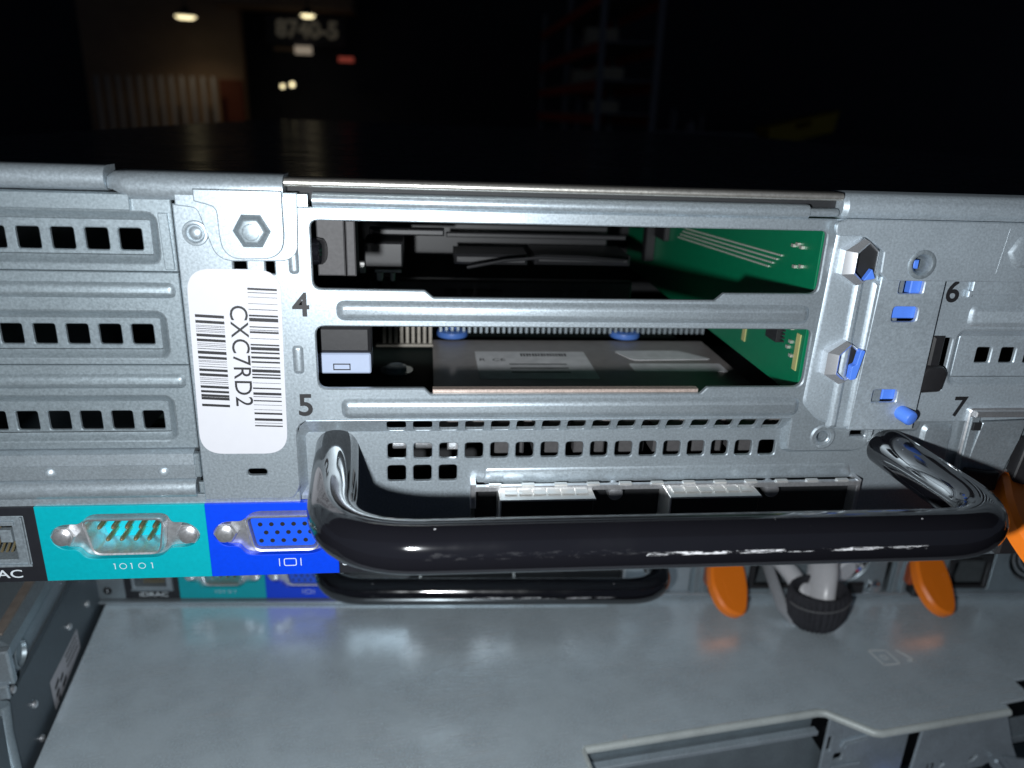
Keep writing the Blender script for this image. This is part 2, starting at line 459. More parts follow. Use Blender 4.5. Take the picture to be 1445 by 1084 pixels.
b.build('control_chip', 'black', rb, nocopy=True, root=A)
MT['goldmask'] = plain('pale_gold_mask', (.55, .52, .22), .45, .2, .1)
for q in ((9.2, 11.0, -38.8, -30.4), (38, 40, -40.5, -35.6)): MB().box(83.75, 84.05, *q, .02).build('gold_edge', 'goldmask', rb, nocopy=True, root=A)
b = MB(); b.box(82, 84.1, 110, 122, -26, -14, .3); b.box(80.5, 84.1, 126, 131, -36, -10, .3)
b.build('riser_connector', 'black', rb, nocopy=True, root=A)

b = MB()
b.box(-19.6, -14.3, 4.5, 12, -17.6, -6.6, .25); b.box(-14.15, -12.3, 4.9, 12, -17.7, -6.9, .25)
b.build('card_holder', 'blackmatte', A, nocopy=True)
b = MB()
b.lathe((-20.5, 3.2, -12.6), (1, -.25, 0), [(2.6, 0), (2.7, .5), (2.4, 2.2), (1.8, 2.6)], 18)
b.build('holder_knob', 'handle', A, nocopy=True)
# black air duct deep behind slot 4
MT['duct'] = plain('black_duct_plastic', (.02, .02, .022), .4, 0, .2)
for q in ((-14, 58, 58, 62, -36, -29.5, .5), (-4, 60, 100, 104, -30, -20, .5), (8, 64, 140, 150, -32, -8, 1), (-14, 6, 62, 66, -18.4, -16.6, .4), (7, 62, 84, 86, -22, -20.6, .3), (-15, -5, 56, 70, -26, -19.4, .4), (9, 30, 70, 84, -27.5, -24.5, .8), (33, 62, 76, 96, -28.5, -25.6, 1.2), (12, 60, 108, 110, -26.4, -24.8, .3)):
    MB().box(*q).build('duct_panel', 'duct', A, nocopy=True)
b = MB(); b.tube([(12, 57, -25.8), (22, 58, -24.0), (32, 59, -23.2), (44, 60, -23.6), (56, 62, -24.6)], .45, 8); b.build('loose_cable', 'duct', A, nocopy=True)
b = MB()
for i, x in enumerate((7.6, 12.2, 16.6, 20.2, 37, 42, 47.4)): b.box(x - 1.6, x + 1.6, 57.2, 58.2, -33.6, -32.0, .05)
b.build('duct_window', 'void', A, nocopy=True)
b = MB(); b.box(-16.4, -15.0, 58, 60, -28, -25, .2); b.box(-12, -10.4, 58, 61, -31.5, -27.6, .3); b.box(-8.4, -7.2, 58, 61, -31.5, -27.6, .3); b.box(-12.5, -5.5, 58.5, 60, -27.8, -27, .1)
b.build('duct_pin', 'tin', A, nocopy=True)

MB().box(-60, 84, 12, 168, -56.6, -55.2, .1).build('mainboard', 'mainboard', A, nocopy=True)
cl = MB().box(-20.6, -10.1, 7, 13, -34.2, -28.6, .6).build('retention_clip', 'black', A, nocopy=True)
b = MB(); b.plate(rrect(-20.7, -10.1, -38.6, -34.2, .5), (), 6.6, 6, .3)
b.build('white_face', plain('pale_blue_plastic', (.36, .42, .55), .35, 0, .03), cl, nocopy=True, root=A)
b = MB()
for q in ((-17.8, -14.3, -36.55, -36.35), (-17.8, -14.3, -37.75, -37.55), (-17.8, -17.6, -37.6, -36.4), (-14.5, -14.3, -37.6, -36.4)):
    b.box(q[0], q[1], 6.4, 6.62, q[2], q[3], .01)
b.build('rectangle_mark', 'ink', cl, nocopy=True, root=A)
cv = MB()
cv.box(3, 87, 14, 77, -54.3, -51.9, .4)
cv = cv.build('grey_cover', 'greycover', A, nocopy=True)
Fz = lambda z0: (lambda u, v, w: (u, v, z0 + w))
def flatpoly(pts, z0, th=.08): 
    m = MB(); m.emboss(pts, [(0, 0), (0, th)], F=Fz(z0)); return m
st = flatpoly(rrect(15, 47, 41, 65, .6), -51.9)
st = st.build('cover_sticker', 'dullsticker', cv, nocopy=True, root=A)
b = MB()
for i in range(16): b.box(28 + i * .85, 28.45 + i * .85 + random.random() * .2, 60.5, 63, -51.81, -51.78, .0)
b.text('R  CE', 3.2, (19.5, 57), F=lambda u, v, w: (u, v, -51.79), align='CENTER')
for k in range(3): b.box(24, 40, 46 + k * 3.4, 46.7 + k * 3.4, -51.81, -51.78, .0)
NOCOPY.add(st.name)
b.build('sticker_print', 'ink', cv, nocopy=True, root=A)
flatpoly(rpoly([(56, 66), (76, 66.5), (84, 58), (60, 57)], 2), -51.9).build('cover_sticker', 'dullsticker', cv, nocopy=True, root=A)
flatpoly(rrect(58, 84.5, 47, 54, .6), -51.9).build('cover_sticker', 'dullsticker', cv, nocopy=True, root=A)
b = MB()
for i in range(9): b.box(-12 + i * 1.72, -11.0 + i * 1.72, 77.2, 78.4, -53.2, -46, .1)
b.box(-14, 4, 77, 79, -54.3, -53.3, .2)
b.build('connector_pins', plain('dull_pins', (.4, .37, .32), .4, .6, .2), A, nocopy=True)
b = MB()
for i in range(48): b.box(5 + i * 1.75, 5.8 + i * 1.75, 78, 96, -50, -44, .05)
b.build('cooling_fins', 'zinc_dark', A, nocopy=True)
for x in (9, 63):
    b = MB(); b.lathe((x, 80, -51.3), (0, 0, 1), [(4.6, 0), (4.8, .5), (4.6, 1.6), (2.8, 2.0), (2.4, 1.2)], 26)
    b.build('blue_cap', MT.setdefault('capblue', plain('dull_blue_cap', (.07, .17, .5), .4)), A, nocopy=True)
b = MB(); b.lathe((-7.2, 58, -55.2), (0, 0, 1), [(4.6, 0), (4.6, .15), (2.9, .16), (2.8, 1.2), (2.0, 1.6), (.9, 1.3)], 26)
b.build('mount_screw', 'zinc_grey', A, nocopy=True)
# tinted inner lip under slot 5
b = MB(); b.box(2.6, 58.8, 1.3, 3.2, -42.4, -40.15, .1); b.build('slot_lip', 'pinkedge', A, nocopy=True)

# --- hexagonal boss tab, upper left
b = MB()
b.plate(rpoly([(-43.5, -4.1), (-39.8, -4.5), (-38.3, -9.8), (-37.4, -12.8), (-35.4, -14.1), (-24.2, -13.9), (-22.3, -12.2), (-21.9, -1.4), (-43.5, -1.4)], [0, 1, 1, 1.4, 1.5, 1.5, 1.5, 0, 0]), (), -.65, .6, .2)
b.build('boss_bracket', 'zinc', A)
tb = MB()
tb.plate(rpoly([(-40, -3.2), (-36.2, -4.2), (-36.1, -9.7), (-35.7, -12.0), (-33.8, -13.6), (-27.0, -13.4), (-25.0, -11.9), (-24.5, -9.5), (-24.5, -1.0), (-40, -1.0)], [0, 1.2, 1, 1.2, 1.6, 1.6, 1.2, 1, 0, 0]), (), -1.5, .8, .22)
tb = tb.build('boss_tab', 'zinc', A)
b = MB()
hx = circ(-30.2, -8.3, 2.95, 6)
b.emboss(hx, [(-.5, -.05), (-.15, .15), (.15, .6), (.45, .95), (.8, 1.05)], -1.5)
b.lathe((-30.2, -2.5, -8.4), (0, -1, 0), [(1.6, 0), (1.5, .12), (1.2, .2)], 22)
b.build('hex_head', 'zinc_grey', tb, root=A)

# --- slot covers, left
def vent_pocket(b, x1, z0, z1, x0=-124, ydeep=1.3, holes=(), y=.4):
    """pressed pocket with a rounded right end and square holes in its floor"""
    lp = rrect(x0, x1, z0, z1, 2.2, 6)
    b.emboss(lp, [(-.15, .02), (0, 0), (.3, -.25), (.9, -1.0), (1.5, -ydeep)], y, cap=False)
    fl = offs(ccw(lp), 1.5)
    b.plate(fl, holes, y + ydeep, .8, .2)
for i, (zt, zb, p0, p1, rx0, rx1, xe, hz) in enumerate(((-2.2, -16.4, -15.1, -5.5, None, None, -47.3, -10.7), (-16.55, -34.6, -33.4, -24.0, -21.4, -18.5, -47.7, -28.9), (-34.75, -52.3, -50.7, -41.0, -39.4, -36.5, -48.1, -46.7))):
    b = MB()
    pocket = rrect(-120, xe, p0, p1, 2.2, 6)
    b.plate([(-124, zb), (-44.5, zb), (-44.5, zt), (-124, zt)], [offs(ccw(pocket), .0)], .4, 1.0, .18)
    hs = [rrect(-52.7 - 5.93 * k - 2.05 - i * .1, -52.7 - 5.93 * k + 2.05 - i * .1, hz - 2.0, hz + 2.0, .5) for k in range(11)]
    vent_pocket(b, xe, p0, p1, -120, 1.3, hs, .4)
    if rx0: b.emboss(rrect(-122, -45.4, rx0, rx1, 1.35, 6), [(-.25, -.1), (0, .03), (.3, .4), (.7, .65), (1.1, .75)], .4)
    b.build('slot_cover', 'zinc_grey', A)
b = MB(); b.box(-124, -51.3, -.5, .2, -5.2, -2.3, .15); b.build('top_strip', 'zinc_grey', A)
b = MB(); b.plate(rpoly([(-46.7, -16), (-44.9, -16), (-45.2, -5.6), (-46.9, -5.6)], .2), (), .05, .35, .12); b.build('weld_strip', 'zinc_grey', A)
# ledges below the covers
b = MB()
pf = [(.2, -52.5), (-.9, -53.0), (-1.1, -55.3), (-.6, -55.6), (-.3, -58.7), (1.5, -59.0), (3, -59.0), (3, -52.5)]
sweep_x(b, pf, -124, -45.2)
for x in (-73.1, -51.4): b.lathe((x, -.45, -57.2), (.3, -1, .1), [(1.1, 0), (1.0, .35), (.6, .6), (.2, .65)], 14)
b.build('lower_ledge', 'zinc', A)
b = MB()
pf = arc(1.4, -61.4, 2.2, -80, 78) + [(3.5, -59.3), (3.5, -63.5)]
sweep_x(b, pf, -124, -45.6)
b.box(-124, -25, .2, 1.2, -65.5, -62.7, .1)
b.build('lower_roll', 'zinc', A)
b = MB(); b.box(-45.4, -44.3, -.6, 1, -58.4, -53.2, .2); b.box(-45.2, -44.0, .2, 1.5, -62.6, -60.0, .3)
b.build('end_tab', 'zinc_grey', A)

# --- white barcode sticker
stk = rpoly([(-43.95, -50.5), (-43.1, -17.2), (-42.4, -15.7), (-27, -15.6), (-25.9, -17.2), (-26.75, -52.0), (-28.5, -53.5), (-42.2, -53.4)], [2.4, .8, .8, 2.2, 2.2, 1.6, 1.6, 2.4], 5)
stk = rpoly([(-43.95, -53.4), (-43.0, -15.6), (-25.9, -15.6), (-26.8, -53.5)], 4.6, 8)
stick = MB().plate(stk, (), -.16, .14, .02).build('barcode_sticker', 'paper', A, nocopy=True)
rows_r = [(117, 9), (136, 3), (156, 2), (185, 2), (210, 3), (235, 8), (249, 16), (287, 5), (302, 3), (309, 9), (341, 2), (367, 7), (381, 14), (403, 8), (424, 10), (446, 8), (472, 3), (484, 14), (505, 7), (519, 8), (547, 2), (570, 7), (593, 12), (612, 3), (630, 6), (652, 2), (675, 2), (690, 9), (718, 12), (740, 2), (752, 6)]
rows_l = [(236, 13), (262, 13), (284, 2), (290, 2), (298, 3), (307, 2), (313, 2), (323, 13), (346, 12), (365, 2), (373, 2), (380, 2), (390, 3), (402, 14), (427, 12), (446, 2), (452, 2), (462, 2), (473, 3), (485, 12), (507, 13), (528, 2), (535, 2), (545, 3), (554, 2), (565, 12), (588, 11), (607, 12), (620, 13), (654, 12)]
def bars(rows, a, b_, xl, xr, z0, z1, sl):
    m = MB()
    for p, h in rows:
        t0 = (p - a) / (b_ - a); t1 = (p + h - a) / (b_ - a)
        za, zb = z0 + (z1 - z0) * t0, z0 + (z1 - z0) * t1
        dx = -.025 * (z0 - za)
        m.add([(xl + dx, -.2, za), (xr + dx, -.2, za - sl), (xr + dx, -.2, zb - sl), (xl + dx, -.2, zb)], [(0, 1, 2, 3)])
    return m.build('barcode', 'ink', stick, nocopy=True, root=A)
bars(rows_r, 117, 758, -32.15, -26.75, -19.1, -47.4, .2)
bars(rows_l, 236, 666, -42.2, -36.9, -24.3, -43.0, .3)
MB().text('CXC7RD2', 4.75, (-34.5, -32.8), y=-.17, th=.03, rot=-math.pi / 2 - .02, bold=.0, sx=.98).build('serial_text', 'ink', stick, nocopy=True, root=A)
MB().text('4', 6.5, (-22.5, -22.6), y=0, th=.03, bold=.13).build('slot_number', 'ink', A, nocopy=True)
MB().text('5', 6.5, (-22.7, -43.2), y=0, th=.03, bold=.13).build('slot_number', 'ink', A, nocopy=True)

# --- latch column on the right of the slots
b = MB()
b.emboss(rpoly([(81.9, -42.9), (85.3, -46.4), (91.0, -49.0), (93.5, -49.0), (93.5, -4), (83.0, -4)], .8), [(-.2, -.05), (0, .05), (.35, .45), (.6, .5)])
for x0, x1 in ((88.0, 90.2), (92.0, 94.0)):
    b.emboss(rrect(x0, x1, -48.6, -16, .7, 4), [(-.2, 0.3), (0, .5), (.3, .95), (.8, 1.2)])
b.build('latch_channel', 'zinc_lit', A, nocopy=True)
b = MB()
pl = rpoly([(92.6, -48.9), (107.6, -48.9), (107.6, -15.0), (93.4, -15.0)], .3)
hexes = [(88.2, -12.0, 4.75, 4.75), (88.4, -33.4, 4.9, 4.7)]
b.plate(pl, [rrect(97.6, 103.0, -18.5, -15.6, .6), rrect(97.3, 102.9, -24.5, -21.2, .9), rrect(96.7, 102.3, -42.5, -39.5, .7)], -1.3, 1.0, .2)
b.build('latch_plate', 'zinc_lit', A, nocopy=True)
b = MB()
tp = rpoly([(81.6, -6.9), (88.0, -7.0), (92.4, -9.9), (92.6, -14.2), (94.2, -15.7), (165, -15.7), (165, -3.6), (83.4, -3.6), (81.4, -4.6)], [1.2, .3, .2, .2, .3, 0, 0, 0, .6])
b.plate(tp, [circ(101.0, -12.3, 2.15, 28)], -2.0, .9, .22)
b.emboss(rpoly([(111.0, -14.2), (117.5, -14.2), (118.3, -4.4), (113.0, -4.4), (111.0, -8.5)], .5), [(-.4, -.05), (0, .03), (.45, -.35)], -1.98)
b.build('upper_bracket', 'zinc_lit', A)
b = MB(); b.lathe((101.0, -1.2, -12.3), (0, -1, 0), [(3.0, 0), (3.0, .86), (2.6, 1.05), (2.2, 1.0), (1.7, .3), (1.5, -1.0), (1.4, -7)], 32, False)
b.build('countersunk_ring', 'zinc_dark', A, nocopy=True)
b = MB(); b.emboss(circ(122.6, -9.5, 3.4, 6), [(-.3, -.05), (0, .1), (.3, .4), (.8, .5)], -2.0); b.build('hex_boss', 'zinc_lit', A, nocopy=True)
# half-open hexagonal bosses with the blue slider behind them
for hx_, hz_, r_ in ((88.0, -12.1, 4.9), (88.2, -33.3, 4.9)):
    o_ = [(hx_ + r_ * .98 * math.cos(a), hz_ + r_ * math.sin(a)) for a in [math.radians(k) for k in (30, 90, 150, 210, 270, 330)]]
    b = MB()
    cx = hx_ + .9
    rim = [(cx + (x - hx_) * .66, hz_ + (z - hz_) * .84) for x, z in o_]
    yr = lambda x, k: -1.0 - max(0, (hx_ + 4.2 - x) / 8.4) * 3.0 * k
    ring0 = [(x, -.4, z) for x, z in o_]
    ring1 = [(hx_ + (x - hx_) * .95, yr(x, .45), hz_ + (z - hz_) * .97) for x, z in o_]
    ring2 = [(cx + (x - cx) * 1.06, yr(x, .95), hz_ + (z - hz_) * 1.03) for x, z in rim]
    ring3 = [(x, yr(x, 1.0), z) for x, z in rim]
    ring4 = [(cx + .2 + (x - cx) * .93, yr(x, .85), hz_ + (z - hz_) * .93) for x, z in rim]
    ring5 = [(cx + .5 + (x - cx) * .9, -.6, hz_ + (z - hz_) * .9) for x, z in rim]
    b.loft([ring0, ring1, ring2, ring3, ring4, ring5])
    hb = b.build('hex_catch', 'catch', A, nocopy=True, angle=20)
    b = MB(); b.add([(x, -.55, z) for x, z in [(p[0], p[2]) for p in ring5]], [tuple(range(6))])
    b.build('catch_floor', 'void', hb, nocopy=True, root=A)
    b = MB()
    if hz_ > -20: b.plate(rpoly([(cx + .2, hz_ - 3.6), (cx + 2.6, hz_ - 3.2), (cx + 1.6, hz_ - 1.2)], .3), (), -2.2, 1.2, .1)
    else: b.plate(rpoly([(cx + .9, hz_ - 3.6), (cx + 2.2, hz_ - 3.4), (cx + 3.2, hz_ + 2.9), (cx + 2.2, hz_ + 3.0), (cx + 1.8, hz_ - .2), (cx + .9, hz_ - .6)], .3), (), -2.6, 1.6, .1)
    b.build('blue_slider', 'latchblue', hb, nocopy=True, root=A)
b = MB()
b.box(100.9, 104, -.1, 2, -19, -15, .2); b.box(96, 104.5, -.15, 2, -24.0, -20.6, .2); b.box(99.6, 103, -.1, 2, -42.2, -38.9, .2)
b.box(99.9, 101.1, -.9, -.1, -13.4, -11.6, .2)
b.build('latch_slide', 'latchblue', A, nocopy=True)
b = MB(); b.lathe((103.4, 1.5, -44.4), (.30, -1, -.16), [(1.6, 0), (1.65, 5.4), (1.45, 5.8), (1.1, 5.95)], 20)
b.build('release_peg', 'latchblue', A, nocopy=True)

# --- right-hand slot field
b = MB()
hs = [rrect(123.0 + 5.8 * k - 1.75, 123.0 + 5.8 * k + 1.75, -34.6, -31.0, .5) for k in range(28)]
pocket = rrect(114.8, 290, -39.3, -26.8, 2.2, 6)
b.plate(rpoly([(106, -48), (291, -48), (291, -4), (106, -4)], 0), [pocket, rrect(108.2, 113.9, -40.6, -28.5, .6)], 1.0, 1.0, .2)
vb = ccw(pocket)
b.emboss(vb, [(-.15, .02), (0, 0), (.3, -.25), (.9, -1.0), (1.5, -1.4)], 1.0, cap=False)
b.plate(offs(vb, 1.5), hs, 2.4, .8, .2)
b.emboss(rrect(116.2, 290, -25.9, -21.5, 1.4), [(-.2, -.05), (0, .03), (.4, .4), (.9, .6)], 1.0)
b.build('right_slot_plate', 'zinc_lit', A)
b = MB(); b.box(115.0, 291, .2, .9, -18.9, -15.9, .15); b.box(114.2, 115.2, .0, .9, -19.4, -18.0, .2); b.build('right_top_strip', 'zinc_lit', A, nocopy=True)
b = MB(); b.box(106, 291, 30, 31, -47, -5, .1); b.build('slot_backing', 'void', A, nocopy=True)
b = MB()
b.box(109.0, 111.8, .2, 3.5, -35.6, -28.0, .5)
b.emboss(rpoly([(107.4, -40.7), (112.9, -40.4), (113.5, -35.8), (112.4, -34.6), (109, -34.4), (107.6, -36)], .8), [(0, -2), (0, 1.2), (.35, 1.7), (.8, 1.8)], 1.0)
b.build('black_catch', 'black', A, nocopy=True)
MB().text('6', 6.5, (111.3, -18.6), y=-.05 + 1.0, th=.04, bold=.13).build('slot_number', 'ink', A, nocopy=True)
MB().text('7', 6.5, (119.2, -44.6), y=1.0, th=.04, bold=.13).build('slot_number', 'ink', A, nocopy=True)

# --- lower right: power supplies with orange levers
def psu(x0, cast):
    p_ = MB()
    hs = [rrect(x0 + 24, x0 + 43, -79.5, -62, .6), circ(x0 + 62, -64, 12.5, 28)]
    p_.plate(rrect(x0, x0 + 82, -81.2, -48.2, .6), hs, 1.4, 1.0, .25)
    for dx in (0.6, 4.4): p_.box(x0 + dx, x0 + dx + 1.3, -.2, 1.4, -80.4, -60.5, .2)
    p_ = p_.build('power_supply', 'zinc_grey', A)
    q = MB(); q.box(x0 + 1, x0 + 81, 24, 26, -80.5, -49, .1); q.build('supply_inside', 'void', p_, root=A)
    q = MB(); q.plate(rrect(x0 + 24.3, x0 + 42.7, -79.2, -62.3, .6), [rpoly([(x0 + 26.5, -77.5), (x0 + 40.5, -77.5), (x0 + 40.5, -67), (x0 + 37.5, -64.2), (x0 + 29.5, -64.2), (x0 + 26.5, -67)], .5)], .9, 2.0, .3)
    q.build('power_inlet', 'black', p_, root=A)
    q = MB()
    for k in range(5): q.lathe((x0 + 62, 3.0, -64), (0, -1, 0), [(2.6 + k * 2.4, 0), (2.6 + k * 2.4, .7), (3.2 + k * 2.4, .7), (3.2 + k * 2.4, 0)], 26, False)
    q.build('fan_guard', 'shell', p_, root=A)
    q = MB(); q.lathe((x0 + 78, 1.4, -78.0), (0, -1, 0), [(3.0, 0), (3.0, .5), (2.5, 1.4), (1.2, 2.0)], 20); q.build('supply_screw', 'chrome', p_, root=A)
    # lever: a tongue reaching out and down from the face
    d = Vector((-6.5, -25, -17)).normalized(); nrm = Vector((-.22, -d.z, d.y)); nrm = (nrm - d * nrm.dot(d)).normalized(); ua = nrm.cross(d); ua = ua if ua.x > 0 else -ua
    o_ = Vector((x0 + 13.6, 0, -61.5))
    F_ = lambda u, v, w: tuple(o_ + ua * u + d * v + nrm * w)
    lp = rpoly([(-6.5, 0), (-7.4, 8), (-6.8, 15), (-2.8, 22.5), (2.6, 25), (8.6, 23.5), (9.2, 13), (7.8, 5), (6, 0)], [.5, 2.5, 2.5, 4, 5, 6, 4, 3, .5], 6)
    q = MB(); q.plate(lp, (), 0, 4.2, 1.0, F_)
    q.emboss(rpoly([(-2.6, 11), (.2, 19), (3.0, 21), (5.2, 19), (5.8, 12), (4.4, 7)], 2, 4), [(-.2, -.05), (0, .04), (.3, -.35)], F=lambda u, v, w: F_(u, v, -w))
    lv = q.build('orange_lever', 'orange', p_, root=A)
    q = MB()
    q.box(x0 + 4.5, x0 + 6.6, -4, 1.4, -74, -66, .3); q.build('lever_spring', plain('brown_spring_clip', (.34, .07, .02), .4), lv, root=A)
    q = MB(); q.box(x0 + 7.2, x0 + 12.4, -4.5, 1.4, -79.6, -73.5, .5); q.build('lever_stop', 'black', p_, root=A)
    return p_
psu(126.5, True)
psu(211, True)
# silver cage above the first power supply
b = MB()
b.plate(rrect(121.6, 168, -61.5, -44.6, .9), [rrect(124.0, 165, -59.8, -46.8, .5)], .2, .9, .25)
b.box(122.5, 166, -.8, .3, -46.4, -45.0, .25)
b.build('cage_frame', 'shell', A, nocopy=True)
b = MB()
Ft = lambda u, v, w: (u, -1.0 + w + (v + 47.5) * -.06, v)
b.plate(rpoly([(124.3, -47.4), (134.9, -47.0), (134.6, -51.8), (132.6, -62.8), (129.3, -61.0), (123.4, -58.6)], .4), [rrect(122.9, 125.0, -49.2, -47.2, .2)] if False else [], 0, .8, .2, Ft)
b.box(121.9, 124.0, -.4, .6, -60, -46.6, .2)
b.build('cage_flap', 'zinc', A, nocopy=True)
b = MB(); b.box(122.3, 124.3, -1.0, -.3, -49.4, -47.6, .1); b.build('flap_notch', 'void', A, nocopy=True)
b = MB(); b.plate(rpoly([(134.0, -64), (146, -64), (146, -50), (135.6, -51.6)], .5), (), -2.2, 3, .3); b.plate(rpoly([(122.5, -64), (131, -64), (131, -59.5), (128.8, -59.5), (123.0, -58.6)], .3), (), -2.0, 2.6, .3)
b.build('black_block', 'black', A, nocopy=True)
b = MB(); b.box(128, 200, -.6, .4, -65.2, -64.2, .2); b.build('supply_ledge', 'shell', A, nocopy=True)
b = MB(); sweep_x(b, arc(1.2, -81.7, 1.0, -90, 90, 6) + [(4, -80.7), (4, -82.7)], 104, 291); b.build('bottom_lip', 'zinc', A)

# --- port strip with label band
def dsub_outline(cx, cz, g=0.0):     # flange of a 9/15-way D connector
    return rpoly([(cx - 8.3 - g, cz - 5.3 - g), (cx + 6.4 + g, cz - 5.3 - g), (cx + 8.7 + g, cz - 3.0 - g), (cx + 13.0, cz - 3.0 - g), (cx + 15.4 + g, cz), (cx + 13.0, cz + 2.9 + g), (cx + 9.4 + g, cz + 3.0 + g), (cx + 8.6 + g, cz + 5.2 + g), (cx - 6.4 - g, cz + 5.2 + g), (cx - 8.8 - g, cz + 2.9 + g), (cx - 13.0, cz + 2.9 + g), (cx - 15.4 - g, cz), (cx - 13.0, cz - 3.0 - g), (cx - 9.8 - g, cz - 3.0 - g)],
                 [2, 2, .8, 2.2, 2.2, 2.2, .8, 1.6, 1.6, .8, 2.2, 2.2, 2.2, .8], 4)
def dshell(cx, cz, w, h, k):         # the D: wide at the top
    return rpoly([(cx - w + k, cz - h), (cx + w - k, cz - h), (cx + w, cz + h), (cx - w, cz + h)], 2.2, 6)
SZ = -71.75
b = MB()
b.plate([(-77.6, -82.1), (-44.35, -82.1), (-44.35, -64.7), (-77.6, -64.7)], [dsub_outline(-60.7, SZ)], -.5, 1.4, .12)
b.build('serial_label', 'teal', A)
b = MB()
b.plate([(-44.35, -82.1), (-17.6, -82.1), (-17.6, -64.7), (-44.35, -64.7)], [[(max(-44.1, min(-17.9, x)), z) for x, z in dsub_outline(-28.4, SZ) if x < -18.2] + [(-18.1, SZ - 2), (-18.1, SZ + 2)]] if False else [rpoly([(-36.7, SZ - 5.3), (-22.2, SZ - 5.3), (-19.4, SZ - 3.0), (-18.3, SZ - 2.6), (-18.3, SZ + 2.6), (-19.2, SZ + 3.0), (-20.2, SZ + 5.2), (-34.8, SZ + 5.2), (-37.2, SZ + 2.9), (-41.4, SZ + 2.9), (-43.8, SZ), (-41.4, SZ - 3.0), (-38.2, SZ - 3.0)], [2, 2, .8, .3, .3, .8, 1.6, 1.6, .8, 2.2, 2.2, 2.2, .8])], -.5, 1.4, .12)
b.build('display_label', 'blue', A)
b = MB()
b.plate([(-98.5, -82.1), (-77.6, -82.1), (-77.6, -64.7), (-98.5, -64.7)], [rrect(-96.0, -79.9, -78.3, -66.6, .4)], -.5, 1.4, .12)
b.build('black_label', 'stripblack', A)
MB().plate([(-17.6, -82.1), (12, -82.1), (12, -70.5), (-17.6, -70.5)], (), -.5, 1.4, .12).build('black_label', 'stripblack', A)
b = MB()
b.plate(rpoly([(-120, -82.1), (-98.5, -82.1), (-98.5, -64.7), (-120, -64.7)], [1.5, 0, 0, 0]), [circ(-112, -73, 3.2, 24)], -.5, 1.4, .15)
b.build('status_label', 'zinc_grey', A)
b = MB(); b.lathe((-112, .6, -73), (0, -1, 0), [(3.1, 0), (3.1, .4), (2.6, .8), (1, 1)], 22); b.build('status_button', 'white', A)
b = MB(); b.lathe((-105.0, -.5, -78.4), (0, -1, 0), [(1.7, 0), (1.7, .06)], 22); b.build('info_symbol', 'ink', A)
MB().text('i', 2.4, (-105.0, -78.4), y=-.57, th=.02, bold=.05).build('info_letter', 'print', A)
MB().text('iDRAC', 2.7, (-87.6, -80.2), y=-.5, th=.03, bold=.02, sx=1.4).build('port_text', 'print', A)
# serial symbol 1 0 1 0 1 in thin strokes
b = MB()
def ringmark(b, x, z, rx, rz, t=.13):
    o_ = [(x + rx * math.cos(a), z + rz * math.sin(a)) for a in [2 * math.pi * i / 20 for i in range(20)]]
    i_ = [(x + (rx - t) * math.cos(a), z + (rz - t) * math.sin(a)) for a in [2 * math.pi * i / 20 for i in range(20)]]
    b.loft([[(u, -.54, v) for u, v in o_], [(u, -.54, v) for u, v in i_]])
for x in (-63.7, -60.35, -56.2): 
    b.box(x - .08, x + .08, -.55, -.53, -79.6, -78.2, 0); b.box(x - .28, x, -.55, -.53, -78.42, -78.2, 0)
for x in (-62.1, -58.3): ringmark(b, x, -78.9, .75, .72)
b.build('serial_symbol', 'print', A)
b = MB()
for x in (-30.1, -25.6): b.box(x - .09, x + .09, -.55, -.53, -79.9, -78.0, 0)
o_ = rrect(-29.2, -26.5, -79.9, -78.0, .5); i_ = offs(o_, .2)
b.loft([[(u, -.54, v) for u, v in o_], [(u, -.54, v) for u, v in i_]])
b.build('display_symbol', 'print', A)
MB().text('SC', 2.6, (-16.9, -79.3), y=-.5, th=.03, bold=.03, align='LEFT').build('port_text', 'print', A)

def dconnector(cx, name, male):
    b = MB()
    b.plate(dsub_outline(cx, SZ, .8), [dshell(cx, SZ, 8.1, 4.1, 1.5)], 1.0, .7, .1)
    sh = dshell(cx, SZ, 8.5, 4.5, 1.5)
    rings = [(-.15, .75), (0, .2), (.1, -.6), (.35, -.95), (.7, -.8), (.85, 0), (.9, 6.2)]
    b.loft([[(u, y, v) for u, v in offs(ccw(sh), i)] for i, y in rings])
    c = b.build(name, 'shell', A)
    q = MB(); fy = 5.8 if male else -.25
    q.plate(offs(ccw(dshell(cx, SZ, 8.5, 4.5, 1.5)), .88 if male else 1.15), (), fy, 1.0 if male else 5, .1)
    q.build('plug_insert', 'tealplug' if male else 'blueplug', c, root=A)
    rows = (((5, 1.42), (4, -1.42)) if male else ((5, 2.0), (5, 0), (5, -2.0)))
    for r_, (n, dz) in enumerate(rows):
        for k in range(n):
            x = cx + (k - (n - 1) / 2) * (2.74 if male else 2.29) + (0 if male else (-.55, .55, -.55)[r_])
            m = MB()
            if male: m.lathe((x, 5.9, SZ + dz), (0, -1, 0), [(.5, 0), (.5, 4.9), (.35, 5.4), (.1, 5.6)], 8)
            else: m.lathe((x, -.22, SZ + dz * .98), (0, -1, 0), [(.5, 0), (.5, .05)], 10)
            m.build('contact_pin' if male else 'contact_hole', 'gold' if male else 'stripblack', c, root=A)
    for sx in (-12.45, 12.45):
        m = MB()
        m.emboss(circ(cx + sx, SZ, 2.55, 6, .0), [(0, -1.0), (0, .35), (.25, .6)], 0.2)
        m.lathe((cx + sx, -.3, SZ), (0, -1, 0), [(1.85, 0), (1.85, .25), (1.7, .35), (1.78, .5), (1.6, .6), (1.7, .75), (1.5, .85), (1.58, 1.0), (1.35, 1.1), (.5, 1.2)], 22)
        m.build('jack_screw', 'shell', c, root=A)
    return c
dconnector(-60.7, 'serial_port', True)
dconnector(-28.4, 'display_port', False)
